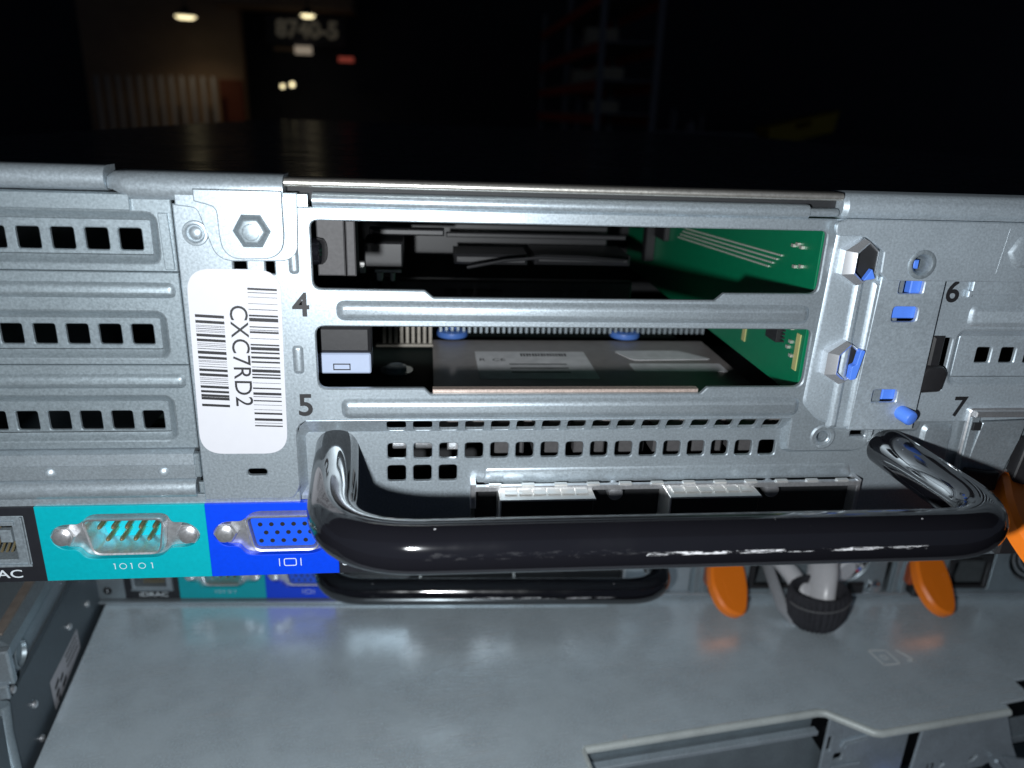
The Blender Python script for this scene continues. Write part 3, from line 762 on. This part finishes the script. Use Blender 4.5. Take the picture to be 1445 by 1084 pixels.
# network socket at the left end
b = MB()
b.plate(rrect(-95.9, -80.0, -78.2, -66.7, .3), [rrect(-94.6, -82.6, -76.9, -69.0, .4)], -.2, 8, .2)
b.box(-85.2, -82.9, -.5, 1.2, -72.8, -69.9, .3); b.box(-80.6, -80.2, -.8, .5, -77.8, -66.9, .1); b.box(-96, -79.9, -.75, .4, -78.4, -77.9, .1); b.box(-93, -82, -.7, .2, -68.8, -67.8, .2)
ns = b.build('network_socket', 'zinc_dark', A)
MB().box(-95.5, -80.5, 9, 10, -78, -67, .1).build('socket_back', 'void', ns, root=A)
for k in range(8): MB().tube([(-84.2 - k * 1.02 + 1.6, 5, -74.6 + 2.5), (-84.2 - k * 1.02 + .4, 2.5, -74.8 + 1), (-84.2 - k * 1.02, 1.0, -75.8)], .26, 6).build('contact_wire', 'gold', ns, root=A)

# --- add-in network card under the vents
b = MB()
b.box(10.8, 98.4, -1.2, .2, -62.6, -61.4, .2); b.box(10.6, 11.8, -1.2, 3, -66.5, -60.9, .2); b.box(97.6, 98.6, -1.0, 3, -80, -61.2, .2)
nb = b.build('card_bracket', 'shell', A)
for k in range(12): MB().box(14.5 + k * 7.1, 17.2 + k * 7.1, -1.35, -.2, -61.35, -60.95, .05).build('bracket_tooth', 'tin', nb, root=A)
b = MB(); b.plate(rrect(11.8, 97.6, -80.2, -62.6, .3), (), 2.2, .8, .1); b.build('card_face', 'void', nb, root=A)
for x0 in (16.9, 53.4):
    b = MB()
    b.box(x0, x0 + 19.6, -5.2, 2.2, -73, -62.6, .25)
    c = b.build('network_cage', 'void', A)
    b = MB(); b.plate([(x0 - .4, -5.6), (x0 + 20, -5.6), (x0 + 20, 2.2), (x0 - .4, 2.2)], (), 0, .35, .12, lambda u, v, w: (u, v, -62.25 - w)); b.box(x0 - .4, x0 - .05, -5.6, 2.2, -72, -62.6, .05)
    b.build('cage_shell', 'tin', c, root=A)
    for k in range(6):
        m = MB(); m.box(x0 + .9 + k * 3.05, x0 + 3.5 + k * 3.05, -3.6, 1.4, -62.2, -61.95, .08)
        m.build('spring_finger', 'tin', c, root=A)
for x in (42.3, 78.0):
    b = MB(); b.lathe((x, 2.2, -63.7), (0, -1, 0), [(1.7, 0), (1.75, 2.6), (1.5, 3.0), (.6, 3.15)], 22)
    b.build('card_screw', 'shell', A)

# --- the black pull handle
def bend(p0, p1, p2, r, n=12):
    d1 = (Vector(p0) - Vector(p1)); d2 = (Vector(p2) - Vector(p1)); b0 = Vector(p1)
    a = b0 + d1.normalized() * r; c = b0 + d2.normalized() * r
    return [a * (1 - t) ** 2 + b0 * 2 * t * (1 - t) + c * t * t for t in [i / n for i in range(n + 1)]]
HL0, HL1, HR1, HR0 = (-17.3, 4, -53.6), (-14.0, -38, -52.8), (103.6, -38, -52.8), (104.6, 4, -54.6)
pth = [Vector(HL0), Vector(HL0).lerp(Vector(HL1), .3)] + bend(HL0, HL1, HR1, 15) + [Vector((x, -38, -52.8)) for x in (10, 25, 40, 55, 70)] + bend(HL1, HR1, HR0, 13.5) + [Vector(HR0).lerp(Vector(HR1), .3), Vector(HR0)]
b = MB(); b.tube(pth, 4.45, 40)
b.build('pull_handle', 'handle', A, angle=60)

# ------------------------------------------------------------------ the second server, further back and turned a little
B = copy_tree(A)
B.location = Vector((-18, 116.0, LIFT - 82.3 - 88.9)) * MM
B.rotation_euler = (0, 0, math.radians(-2.8))
MB().box(-120, 92, -2.2, 1.8, -83.7, -82.7, .25).build('bottom_lip', 'zinc', B, root=A)
B['label'] = 'middle rack server, only a strip of its ports seen below the topmost one'

# ------------------------------------------------------------------ strap and cord on the middle server
st = thing('cable_strap', (152.0, 89, LIFT - 172.5), 'black ribbed hook-and-loop strap looped round the grey cord', 'strap')
b = MB()
prof = [(.5, 0), (5, .1), (8.6, 1.4), (10.8, 4.2), (11.8, 7.4), (12.0, 10.4), (11.7, 13.0)]
n = 150
def srad(r, i, k): return r + .55 * math.sin(2 * math.pi * i * 30 / 150) * min(1, r / 8) + random.uniform(-.28, .28)
tilt = lambda x, y, z: (x, y + z * .1, z * 1.2 + y * .12 + 1.0)
rings = [[tilt(srad(r, i, k) * math.cos(2 * math.pi * i / n), srad(r, i, k) * .70 * math.sin(2 * math.pi * i / n), z) for i in range(n)] for k, (r, z) in enumerate(prof)]
rings += [[tilt((r) * math.cos(2 * math.pi * i / n), r * .70 * math.sin(2 * math.pi * i / n), z) for i in range(n)] for r, z in ((11.2, 13.7), (10.4, 13.9), (9.6, 13.2), (9.0, 9.0))]
b.loft(rings, True, True)
b.build('strap_band', 'velcro', st, angle=70)
b = MB(); b.tube([tilt(12.3 * math.cos(a), 12.3 * .70 * math.sin(a), 11.4 - 1.2 * math.sin(a * .5)) for a in [math.radians(190 + k * 8) for k in range(22)]], .35, 6)
b.build('strap_seam', plain('grey_strap_thread', (.12, .12, .125), .9, 0, .5, 2500.), st)
cd = thing('power_cord', (158, 112, LIFT - 172.3), 'thick grey cord curving out of the middle server into the black strap', 'cord')
b = MB()
b.tube([(6, 6, 20), (4, -2, 22), (1, -9, 21.5), (-2, -15, 18), (-4, -19, 12), (-5, -20.5, 5), (-5, -21, 2)], 6.6, 18, flat=.62)
b.tube([(-14, 6, 16), (-13, -2, 17), (-11, -9, 15), (-9, -15, 12), (-8, -19, 6)], 3.6, 16)
b.build('cord_sheath', 'cable', cd)
b = MB(); b.tube([(-15, 6, 12), (-16, -6, 8), (-15.5, -14, 3.4), (-12.5, -19, .8), (-8, -21, .6)], 2.4, 12, flat=.5); b.build('cord_tail', plain('clear_grey_band', (.3, .31, .33), .3), cd)
b = MB(); b.lathe((13, -5, 14), (.3, -1, -.2), [(5.5, 0), (5.8, 1), (5.2, 1.6)], 22); b.build('white_tag', 'white', cd)
for dz, mm in ((8.6, 'latchblue'), (7.0, plain('red_wire', (.6, .02, .04), .4)), (10.2, 'white')):
    b = MB(); b.tube([(20, 5, dz + 4), (24.5, -3, dz + 2.2), (29, 4, dz - 1)], .8, 8); b.build('thin_wire', mm, cd)
b = MB(); b.box(17, 23.5, -6, 1, 2.2, 7.4, .8); b.build('cord_clip', 'black', cd)

# ------------------------------------------------------------------ the lowest server: lid and rear edge
CB = (49, 37, LIFT - 173 - 84)
Cr = thing('rack_server', CB, 'lowest rack server, its bare scratched steel lid reaching out under the other two', 'server', 'stacked rack servers', math.radians(7.2), (0, 0, -84))
b = MB()
lidpts = rpoly([(-161.5, -14), (0.3, -14), (0.3, 0), (86, 0), (98.4, -12.4), (151, -12.4), (151.4, -10.4), (149.4, -9.8), (155, -9.4), (164, -9.2), (164.3, -.6), (186, -.6), (186, -7), (250, -7), (250, 560), (-161.5, 560)], [.8, .4, 1.0, 1, 1, .4, .2, .2, .2, .3, .3, .3, 0, 0, 0, 0])
b.plate(lidpts, (), 0, 1.0, .25, lambda u, v, w: (u, v, -w))
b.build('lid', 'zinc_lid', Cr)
# rolled rim along the cut-out and the front edge
rim = [(.6, -14, -1.5), (.6, -1.2, -1.5), (1.6, -.2, -1.5), (86, -.2, -1.5), (98.5, -12.6, -1.5), (151, -12.6, -1.5)]
b = MB()
rp = [(0.2, -14, -1.3), (.2, -1.5, -1.3), (1.4, -.1, -1.3), (20, -.1, -1.3), (50, -.1, -1.3), (84, -.1, -1.3), (87, -.9, -1.3), (97.5, -11.6, -1.3), (99.6, -12.5, -1.3), (125, -12.5, -1.3), (150.6, -12.5, -1.3)]
b.tube(rp, 1.4, 12)
b.build('lid_rim', galv('pale_rim_steel', (.80, .87, .85), .36, .35, .08), Cr)
b = MB()
b.plate([(1, -84), (90, -84), (90, -20), (83.5, -10.5), (83.5, -1.6), (1, -1.6)], (), .6, 1, .2)
b.build('rear_panel', 'zinc_grey', Cr)
b = MB(); b.box(3, 84, -3.0, -.2, -8.4, -6.8, .2); b.build('panel_strip', 'zinc_lit', Cr)
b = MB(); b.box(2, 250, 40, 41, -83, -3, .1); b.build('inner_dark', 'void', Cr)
b = MB()
b.box(-161.5, 250, 2, 558, -84, -83, .1); b.box(-161.5, -160.5, -12, 558, -83, -1.2, .1); b.box(249, 250, 2, 558, -83, -1.2, .1); b.box(-160.4, 248.9, 557, 558, -83, -1.2, .1)
b.box(-160.4, 0.2, -12.5, -11.5, -83, -1.2, .1)
b.build('chassis', 'zinc_dark', Cr)
# details below the right part of the rim
b = MB()
b.plate(rpoly([(87.5, -40), (121.5, -40), (121.5, -1.6), (87.5, -1.6)], .2), [rrect(92, 95.5, -20.8, -17.6, .8), rrect(88.4, 90, -16, -9.6, .2)], -3.2, 1, .2)
b.tube([(94.0, -3.6, -14.8), (94.4, -3.6, -12.6), (104, -3.6, -11.4)], .5, 8); b.tube([(95.6, -3.6, -15.6), (96, -3.6, -13.8), (104, -3.6, -12.8)], .35, 8)
b.box(91.5, 103, -4.2, -3.4, -24, -22.8, .2)
b.build('corner_bracket', 'zinc_lit', Cr)
b = MB()
b.plate(rpoly([(119.5, -34), (128, -26.2), (133, -27.2), (135.5, -29.5), (150.5, -29.0), (153.5, -27.6), (156, -31), (166, -40), (175, -44), (162, -21.5), (153, -1.6), (120.5, -1.6)], .6), [rpoly([(143.2, -26.4), (145.6, -25.6), (147.6, -23.4), (146.6, -22.6), (144.2, -23.6)], .6), rpoly([(131.8, -22.4), (133.6, -24.4), (131.6, -26.0)], .2)], -9.2, 1, .2)
b.build('lower_plate', 'zinc_lit', Cr)
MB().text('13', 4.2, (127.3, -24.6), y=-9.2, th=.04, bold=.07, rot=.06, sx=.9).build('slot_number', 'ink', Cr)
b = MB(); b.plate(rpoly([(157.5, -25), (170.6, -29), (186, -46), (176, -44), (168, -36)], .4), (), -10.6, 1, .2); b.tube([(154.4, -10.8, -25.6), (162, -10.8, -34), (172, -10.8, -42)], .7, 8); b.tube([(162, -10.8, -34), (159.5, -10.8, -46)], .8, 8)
b.build('side_gusset', 'zinc_lit', Cr)
b = MB(); b.box(150, 250, -6.5, -5.5, -24, -12, .2); b.box(152, 250, -7.6, -6.4, -20.8, -19.6, .3); b.build('side_wall', 'zinc_dark', Cr)
tg = MB(); tg.plate([(170.8, -28.6), (190, -26), (190, -44), (184, -44)], (), -11.4, .6, .1); tg = tg.build('printed_tag', 'ink', Cr)
MB().text('ES', 4.2, (181.2, -31.6), y=-11.4, th=.05, bold=.08, rot=.08).build('tag_text', 'print', tg, root=Cr)
b = MB(); b.lathe((126, -10.5, -37), (0, -.6, 1), [(6, -4), (6, 0), (5.4, 1.2), (3, 1.6)], 22); b.build('blue_button', 'latchblue', Cr)
for x, z in ((119.6, -30.6), (123.5, -34.4)):
    b = MB(); b.lathe((x, -9.4, z), (0, -1, .3), [(1.3, 0), (1.3, 1.2), (.9, 1.7), (.3, 1.9)], 14); b.build('bright_rivet', 'chrome', Cr)
b = MB(); b.lathe((153, -8.6, -37), (0, -1, .5), [(4.6, 0), (4.6, 1.0), (3.6, 1.4), (3.0, .6), (2.2, .6), (1.9, 2.0), (.8, 2.4)], 24); b.build('thumb_screw', 'chrome', Cr)
# stamped marks in the lid
b = MB()
def stroke(b, pts, w=.35, z=.05):
    for (x0, y0), (x1, y1) in zip(pts, pts[1:]):
        d = Vector((x1 - x0, y1 - y0)).normalized(); nrm = Vector((-d.y, d.x)) * w
        b.add([(x0 + nrm.x, y0 + nrm.y, z), (x1 + nrm.x, y1 + nrm.y, z), (x1 - nrm.x, y1 - nrm.y, z), (x0 - nrm.x, y0 - nrm.y, z)], [(0, 1, 2, 3)])
def tol(x, y):
    a = math.radians(7.2); dx, dy = x - 49, y - 37
    return (dx * math.cos(a) + dy * math.sin(a), -dx * math.sin(a) + dy * math.cos(a))
stroke(b, [tol(*q) for q in ((166.8, 75.6), (173.7, 75.1), (174.8, 67.7), (168.4, 67.4), (166.8, 75.6))])
stroke(b, [tol(*q) for q in ((169.6, 72.6), (171.6, 72.4), (171.9, 70.4), (170.2, 70.3), (169.6, 72.6))], .25)
stroke(b, [tol(*q) for q in ((177.6, 75.2), (181.6, 69.1), (178.6, 69.2))], .5)
b.build('stamped_mark', plain('pale_worn_mark', (.85, .88, .88), .5), Cr)
b = MB(); stroke(b, [tol(4.6, 91.4), tol(11.6, 91.2)], .22)
b.build('bright_scratch', 'paper', Cr)

# ------------------------------------------------------------------ rack rail left of the lowest lid (same heading as that server)
RL = thing('rack_rail', (49, 37, LIFT - 182), 'dark steel rack rail with a small grey label, left of the lowest lid', 'rail', None, math.radians(7.2), (0, 0, -9))
X0 = -163.5
b = MB(); b.box(X0 - 1.6, X0, -40, 112, -9, 25, .2); b.build('rail_wall', 'rail', RL)
b = MB(); b.box(X0 - 3.6, X0 - 1.9, 23, 112, 23.0, 37, .3); b.build('rail_step', 'zinc_dark', RL)
b = MB()
pr = [(X0 - 16, 35.4), (X0 - 1.0, 35.2), (X0 + .8, 36.4), (X0 + 1.0, 40.4), (X0 - 1.0, 42.4), (X0 - 16, 42.6)]
b.loft([[(x, 28, z) for x, z in pr], [(x, 112, z) for x, z in pr]], True, True)
b.build('rail_tube', 'zinc_grey', RL)
b = MB(); b.box(X0 - 3.8, X0 - 1.2, 30, 112, 42.5, 43.2, .2); b.build('rusty_edge', plain('rusty_steel', (.26, .22, .19), .6, .3, .4, 300.), RL)
b = MB(); b.box(X0 - 40, X0 - 16.2, 30, 112, 30, 41.6, .3); b.build('rail_web', 'zinc_dark', RL)
b = MB(); b.box(X0 - 24, X0 + 1.8, 24, 27, 30.0, 41.2, .5); b.box(X0 - 24, X0 + .6, 22.4, 24.2, 26.4, 31, .4); b.build('rail_bracket', 'zinc', RL)
b = MB(); b.lathe((X0 - 2, 36, 31.5), (1, 0, 0), [(4.6, 0), (4.6, 1.4), (3.8, 2.0), (3.4, .9), (.2, .9)], 22); b.build('rail_hook', 'zinc_grey', RL)
b = MB(); b.tube([(X0 - .5, 20, 27), (X0 - .8, 19, 18), (X0 - .4, 18, 8), (X0 + .4, 16, -10)], 2.0, 12); b.box(X0 - 24, X0 - 2.6, 16, 20, -14, 27, .4); b.build('rail_post', 'zinc_grey', RL)
lb = MB(); lb.add([(X0 + .12, 49.3, 9.3), (X0 + .12, 78.0, 8.6), (X0 + .12, 78.0, .4), (X0 + .12, 49.5, -2.0)], [(0, 1, 2, 3)]); lb = lb.build('rail_label', plain('grey_label', (.50, .49, .52), .5, 0, .1, 300.), RL)
b = MB()
for k in range(3): b.add([(X0 + .2, 64, 7.6 - k * 2), (X0 + .2, 76, 7.4 - k * 2), (X0 + .2, 76, 6.8 - k * 2), (X0 + .2, 64, 7.0 - k * 2)], [(0, 1, 2, 3)])
for y, z, w in ((52, 5, 4), (52, 2, 3), (57, 4, 3), (58, 1, 4), (53, -.4, 2)): b.add([(X0 + .2, y, z), (X0 + .2, y + w, z + 1), (X0 + .2, y + w, z - .6), (X0 + .2, y, z - 1.4)], [(0, 1, 2, 3)])
b.build('label_print', 'ink', lb, root=RL)
for y, z in ((36.5, 12.2), (36.7, -1.1), (91, 9.6), (71.6, 14.1), (26, 27)):
    b = MB(); b.lathe((X0, y, z), (1, 0, 0), [(1.2, 0), (1.2, .6), (.8, 1.0), (.2, 1.1)], 14); b.build('rail_rivet', 'shell', RL)

# ------------------------------------------------------------------ the dim room behind (metres)
S1 = 1.0
MT['wallbrown'] = plain('brown_panelling', (.46, .32, .22), .6, 0, .2, 3.)
MT['walldark'] = plain('dark_wall_paint', (.06, .065, .09), .7, 0, .2, 3.)
MT['redbrown'] = plain('red_brown_paint', (.22, .06, .035), .6, 0, .2, 3.)
MT['floor'] = plain('dark_concrete', (.06, .06, .065), .6, 0, .2, 2.)
MT['slat'] = plain('pale_painted_slat', (.5, .5, .55), .6, 0, .1, 5.)
MT['rackred'] = plain('red_rack_paint', (.75, .09, .06), .5, 0, .1, 5.)
MT['rackgrey'] = plain('grey_rack_paint', (.34, .36, .40), .5, 0, .1, 5.)
MT['card'] = plain('cardboard', (.75, .68, .5), .8, 0, .15, 8.)
MT['yellow'] = plain('yellow_plastic', (.75, .55, .02), .5, 0, .1, 5.)
MT['lampglow'] = glow('warm_lamp_glow', (1, .86, .5), 1.9)
MT['dimglow'] = glow('dim_white_panel_glow', (.9, .75, .58), .24)
MT['exitglow'] = glow('red_exit_glow', (.9, .16, .11), .17)
MT['signglow'] = glow('faint_sign_glow', (.75, .68, .52), .030)
def met(mb, name, mat, parent=None, root=None, **kw): return mb.build(name, mat, parent, scale=1.0, root=root, **kw)
def struct(o, label, cat): return tag(o, label, cat, None, 'structure')
struct(met(MB().box(-14, 14, -3, 13.2, -.1, 0, .001), 'floor', 'floor'), 'dark concrete floor of the unlit room', 'floor')
struct(met(MB().box(-14, 14, 13, 13.2, .001, 4.2, .001), 'back_wall', 'walldark'), 'dark far wall of the unlit room', 'wall')
struct(met(MB().box(-14, 14, -3, 13.2, 4.201, 4.3, .001), 'ceiling', 'walldark'), 'dark ceiling of the unlit room', 'ceiling')
def K(x, z, d=12.0): return x * d / 8.0, 1.0137 + (z - 1.0137) * d / 8.0       # a bearing from the stack, carried to d metres
x0, z0 = K(-3.3, .5); x1, z1 = K(-1.81, 2.6)
struct(met(MB().box(x0, x1, 12.3, 12.5, 0.002, 4.19, .01), 'side_wall', 'wallbrown'), 'brown panelled wall under the left hanging lamp', 'wall')
xa, za = K(-2.04, .8); xb, zb_ = K(-1.815, 1.22)
struct(met(MB().box(xa, xb, 12.2, 12.29, .002, zb_, .01), 'wall_base', 'redbrown'), 'red-brown lower end of the panelled wall', 'wall')
xa, za = K(-1.97, 1.86); xb, _ = K(-.71, 2)
struct(met(MB().box(xa, xb, 11.9, 12.6, za, za + .5, .01), 'soffit_beam', 'wallbrown'), 'brown beam over the dark doorway', 'beam')
fc = thing('picket_fence', (K(-2.6, 1)[0] * 1000, 12000, 0), 'row of pale upright slats against the brown wall', 'fence', None, 0, (K(-2.6, 1)[0], 12.0, 0))
zt = K(0, 1.235)[1]
for k in range(12):
    x = K(-3.12 + k * .097, 0)[0]
    met(MB().box(x - .028, x + .028, 11.98, 12.0, .05, zt - .003 * (11 - k), .003), 'slat', 'slat', fc)
met(MB().box(K(-3.2, 0)[0], K(-2.0, 0)[0], 12.003, 12.03, .4, .46, .003), 'crossbar', 'slat', fc)
for nm, (x, z), r, lab in (('pendant_lamp', K(-2.16, 1.72), .135, 'wider glowing hanging lamp in front of the brown wall'), ('pendant_lamp', K(-1.09, 1.78), .095, 'smaller glowing hanging lamp above the numbered sign')):
    t = thing(nm, (x * 1000, 11500, z * 1000), lab, 'lamp', 'hanging lamps in the dark room', 0, (x, 11.5, z))
    met(MB().lathe((x, 11.5, z), (0, 0, 1), [(.01, -.035), (r * .7, -.03), (r, -.005), (r, .0)], 24), 'lamp_glass', 'lampglow', t)
    met(MB().lathe((x, 11.5, z + .002), (0, 0, 1), [(r, 0), (r * .9, .04), (r * .3, .09), (.02, .12)], 24), 'lamp_shade', 'walldark', t)
    met(MB().lathe((x, 11.5, z + .12), (0, 0, 1), [(.008, 0), (.008, 4.2 - z - .13)], 8), 'lamp_stem', 'walldark', t)
    ld = bpy.data.lights.new('lamp_light', 'SPOT'); ld.energy = 8 if r > .1 else 4; ld.color = (1, .8, .5); ld.spot_size = 2.4; ld.spot_blend = 1; ld.shadow_soft_size = .08
    lo = bpy.data.objects.new('lamp_light', ld); COL.objects.link(lo); lo.parent = t; lo.location = (0, 0, -.06)
for (x, z), r, lab in ((K(-1.432, 1.178), .030, 'small warm lamp, dimmer of the pair in the dark doorway'), (K(-1.338, 1.198), .036, 'small bright yellow lamp, brighter of the pair in the dark doorway')):
    t = thing('bulb_lamp', (x * 1000, 12200, z * 1000), lab, 'lamp', 'pair of small lamps', 0, (x, 12.2, z))
    met(MB().lathe((x, 12.2, z), (0, -1, 0), [(.01, -r), (r * .8, -r * .6), (r, 0), (r * .8, r * .6), (.01, r)], 14), 'bulb', 'lampglow', t)
    met(MB().box(x - .008, x + .008, 12.22, 12.99, z - .008, z + .008, .002), 'lamp_arm', 'walldark', t)
x, z = K(-1.185, 1.705)
sg = thing('number_sign', (x * 1000, 12400, z * 1000), 'faint numbered sign over the dark doorway', 'sign', None, 0, (x, 12.4, z))
met(MB().box(x - .6, x + .55, 12.4, 12.45, z - .2, z + .2, .01), 'sign_board', 'walldark', sg)
met(MB().text('8740-5', .32, (x, z), y=12.395, th=.002, bold=.012), 'sign_digits', 'signglow', sg)
x, z = K(-1.225, 1.52)
pn = met(MB().box(x - .12, x + .12, 12.3, 12.36, z - .055, z + .055, .005), 'light_panel', 'dimglow')
tag(pn, 'small pale lit panel below the numbered sign', 'panel')
met(MB().box(x - .42, x - .125, 12.31, 12.35, z - .02, z + .03, .005), 'panel_arm', 'wallbrown', pn)
x, z = K(-.815, 1.452)
ex = met(MB().box(x - .11, x + .11, 12.3, 12.36, z - .035, z + .035, .005), 'exit_sign', 'exitglow')
tag(ex, 'small red glowing sign right of the pale lit panel', 'sign')
met(MB().box(x - .12, x + .12, 12.361, 12.39, z - .045, z + .045, .005), 'sign_back', 'walldark', ex)
# red storage rack running away from the viewer
rk = thing('storage_rack', (1900, 10000, 0), 'dim red-beamed storage rack holding pale boxes', 'rack', None, 0, (1.9, 10, 0))
for y in (8.0, 10.0, 12.2):
    for x in (1.72, 2.3): met(MB().box(x - .03, x + .03, y - .03, y + .03, 0, 2.4, .004), 'upright', 'rackgrey', rk)
for z in (.98, 1.3, 1.66, 2.1):
    for x in (1.685, 2.335): met(MB().box(x - .012, x + .012, 8.04, 12.2, z - .05, z + .05, .004), 'beam', 'rackred', rk)
    met(MB().box(1.70, 2.32, 8.04, 12.2, z + .052, z + .07, .002), 'shelf', 'rackgrey', rk)
for k, (y, z, w, h, d, lab) in enumerate(((8.4, 1.37, .18, .13, .3, 'pale box on the middle rack shelf, nearest the viewer'), (9.0, 1.73, .2, .2, .35, 'tall pale box on the upper rack shelf'), (8.5, 1.05, .16, .12, .3, 'low yellowish box on the bottom rack shelf'), (9.7, 1.37, .2, .16, .4, 'pale box on the middle rack shelf, further back'))):
    q = thing('cardboard_box', (1950, y * 1000, z * 1000), lab, 'box', 'boxes on the storage rack', 0, (1.95, y, z))
    met(MB().box(1.74, 1.74 + d, y - w / 2, y + w / 2, z + .001, z + h, .004), 'carton', 'card', q)
    met(MB().box(1.7385, 1.74 + d + .0015, y - .02, y + .02, z + .002, z + h + .0015, .001), 'packing_tape', 'slat', q)
# workbench with small things, and a tilted yellow crate
wb = thing('workbench', (4300, 12000, 0), 'low dark workbench at the far wall', 'bench', None, 0, (4.3, 12, 0))
met(MB().box(3.4, 5.0, 11.6, 12.4, .80, .84, .004), 'bench_top', 'rackgrey', wb)
for x in (3.5, 4.9):
    for y in (11.7, 12.3): met(MB().box(x - .03, x + .03, y - .03, y + .03, 0, .799, .003), 'leg', 'rackgrey', wb)
for x, h, r, mt, lab in ((3.98, .14, .07, 'slat', 'pale squat jar on the dark workbench'), (3.7, .32, .05, 'rackgrey', 'tall grey bottle on the dark workbench'), (4.16, .26, .02, 'slat', 'thin pale rod standing on the dark workbench')):
    q = met(MB().lathe((x, 11.8, .841), (0, 0, 1), [(r * .9, 0), (r, .01), (r, h * .7), (r * .6, h * .85), (r * .6, h)], 16), {'pale': 'jar', 'tall': 'bottle', 'thin': 'rod'}[lab.split()[0]], mt)
    tag(q, lab, {'pale': 'jar', 'tall': 'bottle', 'thin': 'rod'}[lab.split()[0]], 'small things on the workbench')
yc = thing('plastic_crate', (5700, 11800, 0), 'dim yellow plastic crate on a grey stand, right of the workbench', 'crate', None, 0, (5.7, 11.8, 0))
mb = MB(); F_ = lambda u, v, w: (5.7 + u, 11.6 + w, .78 + v + u * .25)
mb.plate([(-.5, 0), (.5, 0), (.55, .3), (-.55, .3)], [rrect(-.12, .12, .18, .25, .02)], 0, .5, .01, F_)
met(mb, 'crate_body', 'yellow', yc)
met(MB().box(5.3, 6.1, 11.65, 12.1, 0, .62, .01), 'crate_stand', 'rackgrey', yc)
# what the servers stand on
tb = thing('service_cart', (60, 300, 0), 'dark cart carrying the stack of servers', 'cart', None, 0, (.06, .3, 0))
met(MB().box(-.35, .5, -.05, .75, .735, .7425, .002), 'cart_top', 'rackgrey', tb)
for x in (-.3, .45):
    for y in (0, .7): met(MB().box(x - .02, x + .02, y - .02, y + .02, 0, .734, .002), 'leg', 'rackgrey', tb)
